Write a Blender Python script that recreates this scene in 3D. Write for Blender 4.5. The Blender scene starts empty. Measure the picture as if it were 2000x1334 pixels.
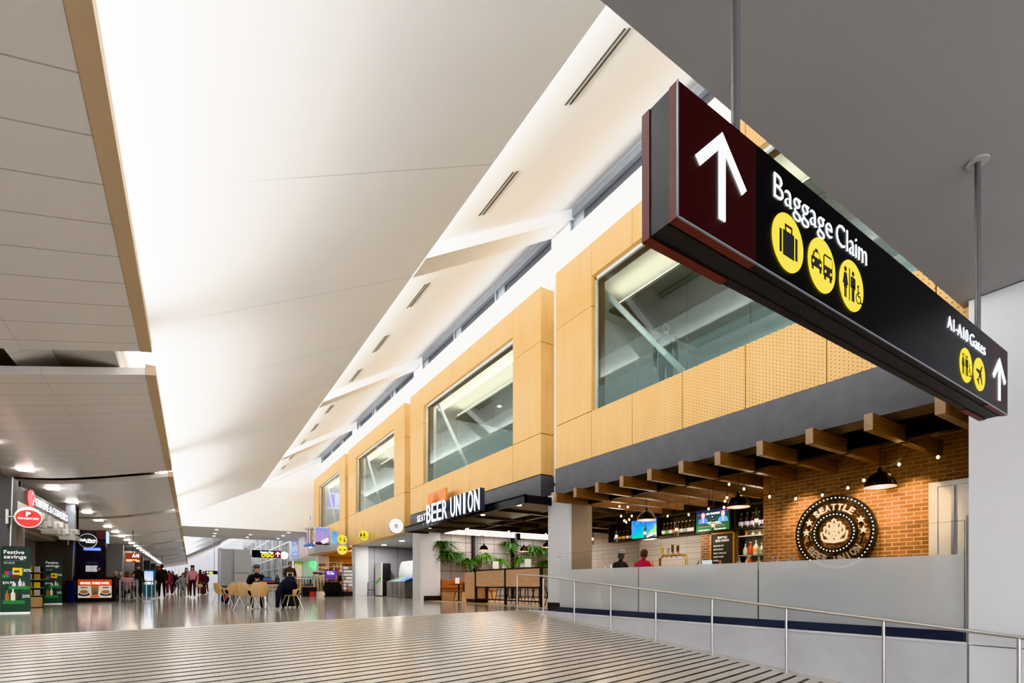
import bpy, bmesh, math, random
from mathutils import Vector, Matrix
random.seed(7)
SC = bpy.context.scene
COL = SC.collection
PI = math.pi
# ---------------------------------------------------------------- camera
F, HOR, CZ = 975.0, 1142.0, 0.73          # focal length in pixels of a 2000 wide frame, horizon row, eye height
PHI = math.atan2(626, 975)
SN, CS = math.sin(PHI), math.cos(PHI)
cam = bpy.data.cameras.new('camera'); cam_o = bpy.data.objects.new('camera', cam); COL.objects.link(cam_o)
cam.sensor_width = 36; cam.lens = F / 2000 * 36; cam.shift_y = (HOR - 667) / 2000
cam.clip_start = .05; cam.clip_end = 400
cam_o.location = (0, 0, CZ); cam_o.rotation_euler = (PI / 2, 0, -PHI)
SC.camera = cam_o

def at(px, py, X=None, Y=None, Z=None, T=None):
    """world point seen at a photo pixel, on a given plane (survey helper)"""
    u = (px - 1000) / F; v = (HOR - py) / F
    dx, dy = SN + u * CS, CS - u * SN
    t = T if T is not None else X / dx if X is not None else Y / dy if Y is not None else (Z - CZ) / v
    return Vector((dx * t, dy * t, CZ + v * t))

# ---------------------------------------------------------------- materials
MATS = {}
def mat(name, col, rough=.5, metal=0., emit=0., ecol=None, var=.06, scale=6., bump=0., spec=.5, alpha=1.):
    if name in MATS: return MATS[name]
    m = bpy.data.materials.new(name); m.use_nodes = True
    nt = m.node_tree; N = nt.nodes; L = nt.links
    b = N['Principled BSDF']
    b.inputs['Roughness'].default_value = rough; b.inputs['Metallic'].default_value = metal
    b.inputs['Specular IOR Level'].default_value = spec
    c = (*col, 1)
    if var > 0:
        tc = N.new('ShaderNodeTexCoord'); nz = N.new('ShaderNodeTexNoise'); nz.inputs['Scale'].default_value = scale
        nz.inputs['Detail'].default_value = 3
        L.new(tc.outputs['Object'], nz.inputs['Vector'])
        rp = N.new('ShaderNodeMapRange'); rp.inputs['To Min'].default_value = 1 - var * 1.6; rp.inputs['To Max'].default_value = 1 + var * 1.6
        L.new(nz.outputs['Fac'], rp.inputs['Value'])
        mx = N.new('ShaderNodeVectorMath'); mx.operation = 'SCALE'; mx.inputs[0].default_value = col
        L.new(rp.outputs['Result'], mx.inputs['Scale']); L.new(mx.outputs['Vector'], b.inputs['Base Color'])
        if bump > 0:
            bp = N.new('ShaderNodeBump'); bp.inputs['Strength'].default_value = bump; bp.inputs['Distance'].default_value = .02
            L.new(nz.outputs['Fac'], bp.inputs['Height']); L.new(bp.outputs['Normal'], b.inputs['Normal'])
    else: b.inputs['Base Color'].default_value = c
    if emit > 0:
        b.inputs['Emission Color'].default_value = (*(ecol or col), 1); b.inputs['Emission Strength'].default_value = emit
    m.diffuse_color = c
    MATS[name] = m; return m

class NT:
    """tiny node builder"""
    def __init__(s, name):
        s.m = bpy.data.materials.new(name); s.m.use_nodes = True; s.t = s.m.node_tree; s.b = s.t.nodes['Principled BSDF']; MATS[name] = s.m
    def n(s, typ, **k):
        o = s.t.nodes.new('ShaderNode' + typ)
        for a, v in k.items():
            if a.startswith('i_'):
                o.inputs[int(a[2:]) if a[2:].isdigit() else a[2:].replace('_', ' ')].default_value = v
            else: setattr(o, a, v)
        return o
    def l(s, a, b): s.t.links.new(a, b)
    def math(s, op, a, b=None, c=None):
        o = s.n('Math', operation=op)
        for i, x in enumerate((a, b, c)):
            if x is None: continue
            if isinstance(x, (int, float)): o.inputs[i].default_value = x
            else: s.l(x, o.inputs[i])
        return o.outputs[0]
    def pos(s):
        g = s.n('NewGeometry'); x = s.n('SeparateXYZ'); s.l(g.outputs['Position'], x.inputs[0]); return g.outputs['Position'], x.outputs
    def mix(s, f, a, b):
        o = s.n('Mix', data_type='RGBA')
        if isinstance(f, (int, float)): o.inputs[0].default_value = f
        else: s.l(f, o.inputs[0])
        for i, x in ((6, a), (7, b)):
            if isinstance(x, tuple): o.inputs[i].default_value = (*x, 1)
            else: s.l(x, o.inputs[i])
        return o.outputs[2]
    def noise(s, vec, scale, detail=3, stretch=None):
        if stretch:
            mp = s.n('Mapping'); mp.inputs['Scale'].default_value = stretch; s.l(vec, mp.inputs[0]); vec = mp.outputs[0]
        o = s.n('TexNoise'); o.inputs['Scale'].default_value = scale; o.inputs['Detail'].default_value = detail; s.l(vec, o.inputs['Vector']); return o.outputs['Fac']
    def line(s, coord, period, width, off=0.):
        """1 on a thin line every period"""
        a = s.math('ADD', coord, off); a = s.math('DIVIDE', a, period); a = s.math('FRACT', a); return s.math('LESS_THAN', a, width / period)
    def color(s, c): s.l(c, s.b.inputs['Base Color'])
    def set(s, rough=.5, metal=0., spec=.5):
        s.b.inputs['Roughness'].default_value = rough; s.b.inputs['Metallic'].default_value = metal; s.b.inputs['Specular IOR Level'].default_value = spec; return s

def wood(name, c1, c2, rough=.45, axis=(1, 1, 1), scale=3.):
    if name in MATS: return MATS[name]
    k = NT(name); tc = k.n('TexCoord')
    f = k.noise(tc.outputs['Object'], scale, 4, axis)
    r = k.n('MapRange'); r.inputs[1].default_value = .3; r.inputs[2].default_value = .7; k.l(f, r.inputs[0])
    k.color(k.mix(r.outputs[0], c1, c2)); k.set(rough); return k.m

def perf_wood():
    k = NT('perforated maple panel'); p, x = k.pos()
    a = k.math('ADD', x[0], x[1]); P = .062
    ca = k.math('DIVIDE', a, P); ci = k.math('FLOOR', ca); half = k.math('MULTIPLY', k.math('MODULO', ci, 2.), .5)
    half = k.math('ABSOLUTE', half)
    fa = k.math('SUBTRACT', k.math('FRACT', ca), .5)
    cb = k.math('ADD', k.math('DIVIDE', x[2], P), half); fb = k.math('SUBTRACT', k.math('FRACT', cb), .5)
    d = k.math('SQRT', k.math('ADD', k.math('MULTIPLY', fa, fa), k.math('MULTIPLY', fb, fb)))
    hole = k.math('LESS_THAN', d, .165)
    g = k.noise(p, 1.6, 4, (3, 3, .5))
    r = k.n('MapRange'); r.inputs[1].default_value = .3; r.inputs[2].default_value = .7; k.l(g, r.inputs[0])
    ng = k.n('NewGeometry'); nx = k.n('SeparateXYZ'); k.l(ng.outputs['True Normal'], nx.inputs[0]); hole = k.math('MULTIPLY', hole, k.math('LESS_THAN', k.math('ABSOLUTE', nx.outputs[2]), .5))
    base = k.mix(r.outputs[0], (.61, .365, .112), (.71, .445, .165))
    k.color(k.mix(hole, base, (.16, .075, .025))); k.set(.38); return k.m
def schlick(k, f0=.04):
    g = k.n('NewGeometry'); d = k.n('VectorMath', operation='DOT_PRODUCT'); k.l(g.outputs['Incoming'], d.inputs[0]); k.l(g.outputs['Normal'], d.inputs[1])
    c = k.math('SUBTRACT', 1., k.math('MINIMUM', k.math('ABSOLUTE', d.outputs['Value']), 1.))
    return k.math('ADD', k.math('MULTIPLY', k.math('POWER', c, 5.), 1 - f0), f0)
def terrazzo(name, base, stripes=False):
    k = NT(name); p, x = k.pos()
    n1 = k.noise(p, 90, 2); n2 = k.noise(p, .35, 3)
    sp = k.n('MapRange'); sp.inputs[1].default_value = .35; sp.inputs[2].default_value = .65; k.l(n1, sp.inputs[0])
    c = k.mix(sp.outputs[0], tuple(v * .78 for v in base), tuple(min(1, v * 1.16) for v in base))
    big = k.n('MapRange'); big.inputs[1].default_value = .3; big.inputs[2].default_value = .7; big.inputs[3].default_value = .0; big.inputs[4].default_value = .22; k.l(n2, big.inputs[0])
    c = k.mix(big.outputs[0], c, tuple(v * .55 for v in base))
    j = k.line(x[0], 5.4, .014, 2.2); c = k.mix(k.math('MULTIPLY', j, .6), c, (.75, .72, .66) if stripes else (.12, .11, .1))
    if stripes:
        q = k.math('SUBTRACT', x[1], k.math('MULTIPLY', x[0], .2))
        st = k.line(q, .1935, .05, -10.11 + .1935 * 60)
        st = k.math('MULTIPLY', st, k.math('LESS_THAN', x[0], 7.98))
        st = k.math('MULTIPLY', st, k.math('LESS_THAN', q, 10.2))
        c = k.mix(st, c, (.045, .04, .036))
        rr = k.math('ADD', k.math('MULTIPLY', st, .35), .23); k.l(rr, k.b.inputs['Roughness'])
    else: k.b.inputs['Roughness'].default_value = .11
    nb = k.noise(p, 3.0, 2); bp = k.n('Bump'); bp.inputs['Strength'].default_value = .035; bp.inputs['Distance'].default_value = .05
    k.l(nb, bp.inputs['Height']); k.l(bp.outputs[0], k.b.inputs['Normal'])
    k.color(c); k.b.inputs['Specular IOR Level'].default_value = .38; return k.m
def seamed(name, col, period, axis=1, width=.02, dark=.7, rough=.6, off=0., metal=0.):
    k = NT(name); p, x = k.pos(); l = k.line(x[axis], period, width, off)
    n = k.noise(p, .8, 2); r = k.n('MapRange'); r.inputs[3].default_value = .97; r.inputs[4].default_value = 1.03; k.l(n, r.inputs[0])
    c = k.mix(l, col, tuple(v * dark for v in col)); v = k.n('VectorMath', operation='SCALE'); k.l(c, v.inputs[0]); k.l(r.outputs[0], v.inputs['Scale'])
    k.color(v.outputs[0]); k.set(rough, metal); return k.m
def panel_metal():
    k = NT('perforated ceiling metal'); p, x = k.pos()
    l = k.line(x[1], .66, .02, .1); l2 = k.line(x[0], 1.9, .012, .35)
    l = k.math('MAXIMUM', l, k.math('MULTIPLY', l2, .5))
    c = k.mix(l, (.78, .74, .70), (.48, .45, .42)); k.color(c); k.set(.32, .15)
    nb = k.noise(p, 2.2, 2, (1, 3, 1)); bp = k.n('Bump'); bp.inputs['Strength'].default_value = .12; bp.inputs['Distance'].default_value = .03
    k.l(nb, bp.inputs['Height']); k.l(bp.outputs[0], k.b.inputs['Normal']); return k.m
def brick():
    k = NT('red brick'); p, x = k.pos()
    cb = k.n('CombineXYZ'); k.l(k.math('ADD', x[1], x[0]), cb.inputs[0]); k.l(x[2], cb.inputs[1])
    b = k.n('TexBrick'); k.l(cb.outputs[0], b.inputs['Vector'])
    for nme, v in (('Color1', (.23, .105, .045, 1)), ('Color2', (.14, .06, .03, 1)), ('Mortar', (.42, .33, .24, 1)), ('Scale', 1.), ('Mortar Size', .007), ('Mortar Smooth', .1), ('Bias', -.1), ('Brick Width', .222), ('Row Height', .0755)):
        b.inputs[nme].default_value = v
    n = k.noise(p, 14, 3); r = k.n('MapRange'); r.inputs[3].default_value = .7; r.inputs[4].default_value = 1.3; k.l(n, r.inputs[0])
    v = k.n('VectorMath', operation='SCALE'); k.l(b.outputs['Color'], v.inputs[0]); k.l(r.outputs[0], v.inputs['Scale']); k.color(v.outputs[0]); k.set(.8)
    bp = k.n('Bump'); bp.inputs['Strength'].default_value = .6; bp.inputs['Distance'].default_value = .01; bp.invert = True
    k.l(b.outputs['Fac'], bp.inputs['Height']); k.l(bp.outputs[0], k.b.inputs['Normal']); return k.m
def tile(name, c1, cm, w, h, rough=.5, ms=.012):
    k = NT(name); p, x = k.pos(); cb = k.n('CombineXYZ'); k.l(k.math('ADD', x[1], x[0]), cb.inputs[0]); k.l(x[2], cb.inputs[1])
    b = k.n('TexBrick', offset=0.); k.l(cb.outputs[0], b.inputs['Vector'])
    for nme, v in (('Color1', (*c1, 1)), ('Color2', (*[q * .93 for q in c1], 1)), ('Mortar', (*cm, 1)), ('Scale', 1.), ('Mortar Size', ms), ('Brick Width', w), ('Row Height', h)): b.inputs[nme].default_value = v
    k.color(b.outputs['Color']); k.set(rough); return k.m
def glass(name, tint=(.9, .97, .95), refl=1., amount=.0, body=(.4, .5, .5)):
    """thin pane: see-through with fresnel mirror, optional milky body"""
    if name in MATS: return MATS[name]
    k = NT(name); N = k.t.nodes; N.remove(k.b)
    tr = k.n('BsdfTransparent'); tr.inputs[0].default_value = (*tint, 1)
    gl = k.n('BsdfGlossy'); gl.inputs['Roughness'].default_value = .02
    fr = schlick(k)
    src = tr.outputs[0]
    if amount > 0:
        df = k.n('BsdfDiffuse'); df.inputs[0].default_value = (*body, 1); m0 = k.n('MixShader'); m0.inputs[0].default_value = amount
        k.l(src, m0.inputs[1]); k.l(df.outputs[0], m0.inputs[2]); src = m0.outputs[0]
    mx = k.n('MixShader'); k.l(k.math('MULTIPLY', fr, refl), mx.inputs[0]); k.l(src, mx.inputs[1]); k.l(gl.outputs[0], mx.inputs[2])
    k.l(mx.outputs[0], N['Material Output'].inputs[0]); return k.m
def frost(name, col=(.86, .87, .90), k1=.80):
    k = NT(name); N = k.t.nodes; N.remove(k.b)
    rf = k.n('BsdfRefraction'); rf.inputs['Color'].default_value = (.86, .88, .90, 1); rf.inputs['Roughness'].default_value = .4; rf.inputs['IOR'].default_value = 1.05
    df = k.n('BsdfDiffuse'); df.inputs[0].default_value = (*col, 1); tl = k.n('BsdfTranslucent'); tl.inputs[0].default_value = (*col, 1)
    gl = k.n('BsdfGlossy'); gl.inputs['Roughness'].default_value = .22
    a = k.n('MixShader'); a.inputs[0].default_value = .2; k.l(df.outputs[0], a.inputs[1]); k.l(tl.outputs[0], a.inputs[2])
    b = k.n('MixShader'); b.inputs[0].default_value = k1; k.l(rf.outputs[0], b.inputs[1]); k.l(a.outputs[0], b.inputs[2])
    fr = schlick(k)
    c = k.n('MixShader'); k.l(fr, c.inputs[0]); k.l(b.outputs[0], c.inputs[1]); k.l(gl.outputs[0], c.inputs[2])
    k.l(c.outputs[0], N['Material Output'].inputs[0]); return k.m
def photo(name, top, bot, spots, emit=.35, scale=3.):
    """printed picture: a vertical two-tone ground with noisy patches"""
    k = NT(name); tc = k.n('TexCoord'); s = k.n('SeparateXYZ'); k.l(tc.outputs['Generated'], s.inputs[0])
    c = k.mix(s.outputs[2], bot, top)
    for i, (sc, th, col) in enumerate(spots):
        n = k.noise(tc.outputs['Object'], sc, 2); c = k.mix(k.math('GREATER_THAN', n, th), c, col)
    k.color(c); k.l(c, k.b.inputs['Emission Color']); k.b.inputs['Emission Strength'].default_value = emit; k.set(.35); return k.m

M_PERF = perf_wood()
M_FLOOR = terrazzo('terrazzo', (.52, .48, .43)); M_RAMP = terrazzo('striped terrazzo ramp', (.66, .61, .54), True)
M_WHITE = mat('white paint', (.86, .85, .835), .7, var=.015, scale=1.)
M_WALLG = mat('pale grey wall', (.78, .78, .80), .45, var=.02, scale=2.)
M_C1 = seamed('white plaster vault', (.82, .81, .80), 3.9, 1, .03, .8, .75, .06)
M_C2 = mat('white plaster', (.85, .845, .835), .75, var=.015, scale=1.)
M_SOFF = mat('grey soffit', (.33, .325, .32), .6, var=.03, scale=1.)
M_PANEL = panel_metal()
M_TAN = mat('tan aluminium', (.60, .45, .29), .5, .1, var=.03)
M_FASCIA = mat('charcoal fascia', (.075, .075, .082), .55, var=.18, scale=4.)
M_DARK = mat('black steel', (.022, .023, .027), .45, .4)
M_BLACK = mat('matt black', (.012, .012, .013), .55)
M_STEEL = mat('brushed steel', (.60, .59, .57), .28, 1., var=.03)
M_CHROME = mat('chrome', (.8, .8, .82), .12, 1., var=0)
M_CONC = mat('polished concrete', (.60, .60, .625), .28, var=.06, scale=3.)
M_GCONC = mat('dark concrete slab', (.115, .11, .112), .5, var=.16, scale=2.5)
M_GREY = mat('grey laminate', (.36, .36, .365), .5, var=.03)
M_NAVY = mat('navy kick plate', (.03, .036, .06), .4)
M_GLASS = glass('clear glass', (.965, .985, .98)); M_UPGLASS = glass('upper window glass', (.86, .92, .90), 1.0)
M_FROST = frost('frosted film')
M_NIGHT = mat('night window glass', (.075, .075, .085), .12, var=0.)
M_FRAME = mat('grey window frame', (.25, .265, .285), .45)
M_TIMBER = wood('dark stained timber', (.075, .03, .012), (.19, .085, .035), .42, (.6, 7, 7), 3.)
M_TEND = wood('sawn timber end', (.30, .19, .11), (.42, .28, .17), .6)
M_OAK = wood('pale oak veneer', (.62, .36, .19), (.70, .43, .245), .45, (1, 1, 6), 2.)
M_CHAIR = wood('beech ply', (.58, .37, .18), (.66, .43, .215), .4, (5, 5, 1), 3.)
M_LEATHER = mat('tan leather', (.36, .115, .04), .45, var=.1)
M_BRICK = brick()
M_BRASS = mat('brass', (.75, .55, .25), .25, 1.)
M_REDBROWN = mat('maroon sign film', (.022, .005, .005), .35, var=.02, spec=.15)
M_REDEDGE = mat('maroon sign edge', (.14, .035, .03), .5)
M_SBLACK = mat('black sign film', (.004, .004, .0045), .3, var=0, spec=.12)
M_SBODY = mat('charcoal sign body', (.03, .03, .034), .5)
M_WLIT = mat('lit white lettering', (1, 1, 1), .5, emit=2.2, ecol=(.93, .97, 1.), var=0)
M_YLIT = mat('lit yellow', (.35, .26, .0), .5, emit=.78, ecol=(1, .82, .0), var=0, spec=.2)
M_LAMP = mat('downlight lens', (1, 1, 1), .5, emit=14., ecol=(1, .97, .92), var=0)
M_WARM = mat('warm bulb', (1, .8, .5), .5, emit=32., ecol=(1, .68, .33), var=0)
M_AMBER = mat('amber display', (1, .55, .05), .5, emit=3., ecol=(1, .42, .02), var=0)
M_LEAF = mat('fern green', (.03, .095, .012), .5, var=.3, scale=9.)
M_LEAF2 = mat('fern light green', (.09, .22, .03), .5, var=.3, scale=9.)

# ---------------------------------------------------------------- mesh building
def frame(O, U, V):
    U = Vector(U).normalized(); V = Vector(V).normalized(); N = U.cross(V)
    m = Matrix((U, V, N)).transposed().to_4x4(); m.translation = Vector(O); return m
def f_front(x, y, z): return frame((x, y, z), (1, 0, 0), (0, 0, 1))         # faces -Y
def f_left(x, y, z): return frame((x, y, z), (0, -1, 0), (0, 0, 1))         # faces -X
def f_right(x, y, z): return frame((x, y, z), (0, 1, 0), (0, 0, 1))         # faces +X
def f_up(x, y, z): return frame((x, y, z), (1, 0, 0), (0, 1, 0))
def f_down(x, y, z): return frame((x, y, z), (0, 1, 0), (1, 0, 0))
ORG = {}
TXT = {}
def text_data(s, bold, depth):
    key = (s, bold, depth > 0)
    if key in TXT: return TXT[key]
    cu = bpy.data.curves.new('t', 'FONT'); cu.body = s; cu.offset = bold; cu.resolution_u = 3; cu.extrude = .5 if depth > 0 else 0.
    ob = bpy.data.objects.new('t', cu); COL.objects.link(ob); dg = bpy.context.evaluated_depsgraph_get(); dg.update()
    me = ob.evaluated_get(dg).to_mesh(); vs = [v.co.copy() for v in me.vertices]; fs = [tuple(p.vertices) for p in me.polygons]
    ob.evaluated_get(dg).to_mesh_clear(); bpy.data.objects.remove(ob); bpy.data.curves.remove(cu)
    TXT[key] = (vs, fs); return TXT[key]
class MB:
    def __init__(s): s.v = []; s.f = []; s.s = []; s.mi = []; s.ms = []; s.cur = 0; s.T = Matrix()
    def mat(s, m):
        if m not in s.ms: s.ms.append(m)
        s.cur = s.ms.index(m); return s
    def add(s, vs, fs, smooth=False, T=None):
        b = len(s.v); M = s.T @ T if T is not None else s.T
        s.v += [M @ Vector(p) for p in vs]; s.f += [tuple(i + b for i in f) for f in fs]; s.s += [smooth] * len(fs); s.mi += [s.cur] * len(fs); return s
    def box(s, x0, x1, y0, y1, z0, z1, T=None):
        vs = [(x, y, z) for z in (z0, z1) for y in (y0, y1) for x in (x0, x1)]
        return s.add(vs, [(0, 2, 3, 1), (4, 5, 7, 6), (0, 1, 5, 4), (2, 6, 7, 3), (0, 4, 6, 2), (1, 3, 7, 5)], T=T)
    def cbox(s, c, d, T=None): return s.box(c[0] - d[0] / 2, c[0] + d[0] / 2, c[1] - d[1] / 2, c[1] + d[1] / 2, c[2] - d[2] / 2, c[2] + d[2] / 2, T)
    def cyl(s, a, b, r, r2=None, n=12, cap=True, T=None):
        a = Vector(a); b = Vector(b); r2 = r if r2 is None else r2; d = (b - a).normalized(); u = d.orthogonal().normalized(); w = d.cross(u)
        vs = []
        for p, q in ((a, r), (b, r2)):
            vs += [p + (u * math.cos(2 * PI * i / n) + w * math.sin(2 * PI * i / n)) * q for i in range(n)]
        s.add(vs, [(i, (i + 1) % n, n + (i + 1) % n, n + i) for i in range(n)], True, T)
        if cap: s.add(vs, [tuple(range(n - 1, -1, -1)), tuple(range(n, 2 * n))], False, T)
        return s
    def tube(s, pts, r, n=8, T=None, closed=False):
        pts = [Vector(p) for p in pts]; m = len(pts); vs = []; up = None
        for i, p in enumerate(pts):
            d = (pts[(i + 1) % m] - pts[i - 1]) if closed or 0 < i < m - 1 else (pts[1] - pts[0] if i == 0 else pts[-1] - pts[-2])
            d.normalize(); u = d.orthogonal().normalized() if up is None else (up - d * up.dot(d)).normalized(); up = u; w = d.cross(u)
            vs += [p + (u * math.cos(2 * PI * k / n) + w * math.sin(2 * PI * k / n)) * (r[i] if isinstance(r, (list, tuple)) else r) for k in range(n)]
        fs = [(i * n + k, i * n + (k + 1) % n, ((i + 1) % m) * n + (k + 1) % n, ((i + 1) % m) * n + k) for i in range(m if closed else m - 1) for k in range(n)]
        s.add(vs, fs, True, T)
        if not closed: s.add(vs, [tuple(range(n - 1, -1, -1)), tuple(range((m - 1) * n, m * n))], False, T)
        return s
    def lathe(s, prof, c=(0, 0, 0), n=20, T=None):
        vs = []; c = Vector(c)
        for r, z in prof: vs += [(c.x + r * math.cos(2 * PI * k / n), c.y + r * math.sin(2 * PI * k / n), c.z + z) for k in range(n)]
        fs = [(i * n + k, i * n + (k + 1) % n, (i + 1) * n + (k + 1) % n, (i + 1) * n + k) for i in range(len(prof) - 1) for k in range(n)]
        return s.add(vs, fs, True, T)
    def ball(s, c, r, n=14, m=8, T=None):
        r = r if isinstance(r, (tuple, list)) else (r, r, r); vs = []
        for i in range(m + 1):
            a = PI * i / m
            for k in range(n): vs.append((c[0] + r[0] * math.sin(a) * math.cos(2 * PI * k / n), c[1] + r[1] * math.sin(a) * math.sin(2 * PI * k / n), c[2] - r[2] * math.cos(a)))
        return s.add(vs, [(i * n + k, i * n + (k + 1) % n, (i + 1) * n + (k + 1) % n, (i + 1) * n + k) for i in range(m) for k in range(n)], True, T)
    def quad(s, a, b, c, d): return s.add([a, b, c, d], [(0, 1, 2, 3)])
    def poly(s, pts, depth, fr):
        n = len(pts); a = sum(pts[i][0] * pts[(i + 1) % n][1] - pts[(i + 1) % n][0] * pts[i][1] for i in range(n))
        if a < 0: pts = pts[::-1]
        vs = [(p[0], p[1], depth) for p in pts] + [(p[0], p[1], 0) for p in pts]
        return s.add(vs, [tuple(range(n))] + [tuple(range(2 * n - 1, n - 1, -1))] + [(i + n, (i + 1) % n + n, (i + 1) % n, i) for i in range(n)], T=fr)
    def disc(s, c, r, depth, fr, n=28, ry=None):
        return s.poly([(c[0] + r * math.cos(2 * PI * i / n), c[1] + (ry or r) * math.sin(2 * PI * i / n)) for i in range(n)], depth, fr)
    def ring(s, c, r0, r1, depth, fr, n=36, a0=0, a1=2 * PI):
        full = abs(a1 - a0 - 2 * PI) < 1e-6; m = n if full else n + 1
        vs = [(c[0] + r * math.cos(a0 + (a1 - a0) * i / n), c[1] + r * math.sin(a0 + (a1 - a0) * i / n), z) for r, z in ((r0, depth), (r1, depth), (r0, 0), (r1, 0)) for i in range(m)]
        fs = []
        for i in range(n):
            j = (i + 1) % m
            fs += [(i, m + i, m + j, j), (m + i, 3 * m + i, 3 * m + j, m + j), (i, j, 2 * m + j, 2 * m + i), (2 * m + i, 2 * m + j, 3 * m + j, 3 * m + i)]
        return s.add(vs, fs, T=fr)
    def rect(s, x0, x1, y0, y1, depth, fr): return s.poly([(x0, y0), (x1, y0), (x1, y1), (x0, y1)], depth, fr)
    def text(s, t, fr, h, w=None, x=0, y=0, al='C', depth=.002, bold=0.):
        vs, fs = text_data(t, bold, depth)
        if not vs: return s
        x0 = min(v.x for v in vs); x1 = max(v.x for v in vs)
        k = h / .73; kx = k if w is None else w / (x1 - x0); ww = (x1 - x0) * kx
        o = x - ww / 2 if al == 'C' else x if al == 'L' else x - ww
        return s.add([((v.x - x0) * kx + o, v.y * k + y, (v.z + .5) * depth) for v in vs], fs, T=fr)
    def build(s, name, m=None, parent=None, local=False, bevel=0., loc=None, seg=2):
        me = bpy.data.meshes.new(name); off = Vector((0, 0, 0))
        if parent is not None: off = Vector((0, 0, 0)) if local else ORG.get(parent, Vector((0, 0, 0)))
        elif not local:
            if loc is None:
                xs = [v.x for v in s.v]; ys = [v.y for v in s.v]; loc = ((min(xs) + max(xs)) / 2, (min(ys) + max(ys)) / 2, min(v.z for v in s.v))
            off = Vector(loc)
        me.from_pydata([v - off for v in s.v], [], s.f); me.polygons.foreach_set('use_smooth', s.s)
        if m is not None: me.materials.append(m)
        else:
            for q in s.ms: me.materials.append(q)
            me.polygons.foreach_set('material_index', s.mi)
        me.update(); o = bpy.data.objects.new(name, me); COL.objects.link(o)
        if parent is not None: o.parent = parent; ORG[o] = ORG.get(parent, Vector((0, 0, 0)))
        else: o.location = off; ORG[o] = off
        if bevel > 0:
            b = o.modifiers.new('bevel', 'BEVEL'); b.width = bevel; b.segments = seg; b.limit_method = 'ANGLE'
        return o
def tag(o, label, cat, group=None):
    o['label'] = label; o['category'] = cat
    if group: o['group'] = group
    return o
def thing(name, label, cat, loc=(0, 0, 0), rz=0., group=None):
    o = bpy.data.objects.new(name, None); COL.objects.link(o); o.empty_display_size = .1; o.location = loc; o.rotation_euler = (0, 0, rz); ORG[o] = Vector(loc)
    return tag(o, label, cat, group)
def struct(name, mb, m=None, parent=None, bevel=0.):
    o = mb.build(name, m, parent, bevel=bevel)
    if parent is None: o['kind'] = 'structure'
    return o
def sroot(name, loc):
    o = bpy.data.objects.new(name, None); COL.objects.link(o); o.location = loc; ORG[o] = Vector(loc); o['kind'] = 'structure'; o.empty_display_size = .1; return o
def dup(root, loc, rz=None, label=None, group=None, scale=None):
    r = root.copy(); COL.objects.link(r); r.location = loc
    if rz is not None: r.rotation_euler = (0, 0, rz)
    if scale: r.scale = (scale,) * 3 if not isinstance(scale, tuple) else scale
    if label: r['label'] = label
    if group: r['group'] = group
    for ch in list(root.children):
        c = ch.copy(); COL.objects.link(c); c.parent = r
        for g in ch.children:
            d = g.copy(); COL.objects.link(d); d.parent = c
    return r
def B(): return MB()
ORD = ['first', 'second', 'third', 'fourth', 'fifth', 'sixth', 'seventh', 'eighth', 'ninth', 'tenth', 'eleventh', 'twelfth', 'thirteenth', 'fourteenth', 'fifteenth', 'sixteenth', 'seventeenth', 'eighteenth', 'nineteenth', 'twentieth', 'twenty-first', 'twenty-second', 'twenty-third', 'twenty-fourth']
def alight(name, loc, sx, sy, power, col=(1, 1, 1), direction=(0, 0, -1), spread=PI, xdir=None):
    l = bpy.data.lights.new(name, 'AREA'); l.shape = 'RECTANGLE'; l.size = sx; l.size_y = sy; l.energy = power; l.color = col; l.spread = spread
    o = bpy.data.objects.new(name, l); COL.objects.link(o); o.location = loc
    z = -Vector(direction).normalized(); x = Vector(xdir) if xdir else z.orthogonal(); x = (x - z * x.dot(z)).normalized(); y = z.cross(x)
    o.rotation_euler = Matrix((x, y, z)).transposed().to_euler(); return o
def plight(name, loc, power, col=(1, .7, .4), r=.05):
    l = bpy.data.lights.new(name, 'POINT'); l.energy = power; l.color = col; l.shadow_soft_size = r
    o = bpy.data.objects.new(name, l); COL.objects.link(o); o.location = loc; return o
# ================================================================ SETTING
XF, XW = 8.47, 8.95                      # face of the timber-clad boxes, white wall behind them
C0, RS, RK = 10.34, .09, .2              # ramp: top line y - .2x = 10.34, fall 9 %, its skew
XK = 8.3                                 # retaining wall of the ramp
def rz_(x, y): return max(-1.0, min(0., -RS * (C0 - (y - RK * x))))
b = B(); b.add([(-14, C0 - 14 * RK, 0), (XK, C0 + XK * RK, 0), (XK, .8, 0), (20, .8, 0), (20, 150, 0), (-14, 150, 0)], [(0, 1, 2, 3, 4, 5)]); struct('floor', b, M_FLOOR)
b = B(); q1 = C0 - 1.0 / RS
b.add([(-14, C0 - 14 * RK, 0), (XK, C0 + XK * RK, 0), (XK, q1 + XK * RK, -1), (-14, q1 - 14 * RK, -1), (XK, -6, -1), (-14, -6, -1)], [(0, 3, 2, 1), (3, 5, 4, 2)])
struct('floor', b, M_RAMP)
# retaining wall of the ramp, ledge, right wall, low soffit over the camera
b = B(); b.box(XK, XK + .3, 2.22, 12., -1.1, -.035); struct('wall_right', b, M_CONC)
b = B(); b.box(XK - .015, XK + .1, 2.22, 11.9, -.034, -.0); struct('trim_1', b, mat('pale ledge strip', (.75, .75, .77), .3))
b = B(); b.box(XK, XK + .25, -5, 2.2, -.025, 4.33); b.box(XK + .012, XK + .25, -5, 2.2, -1.2, -.04); struct('wall_right', b, M_WALLG)
b = B(); b.box(-5.5, 8.8, -5, 2.3, 4.34, 4.6); struct('ceiling', b, M_SOFF)

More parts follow.
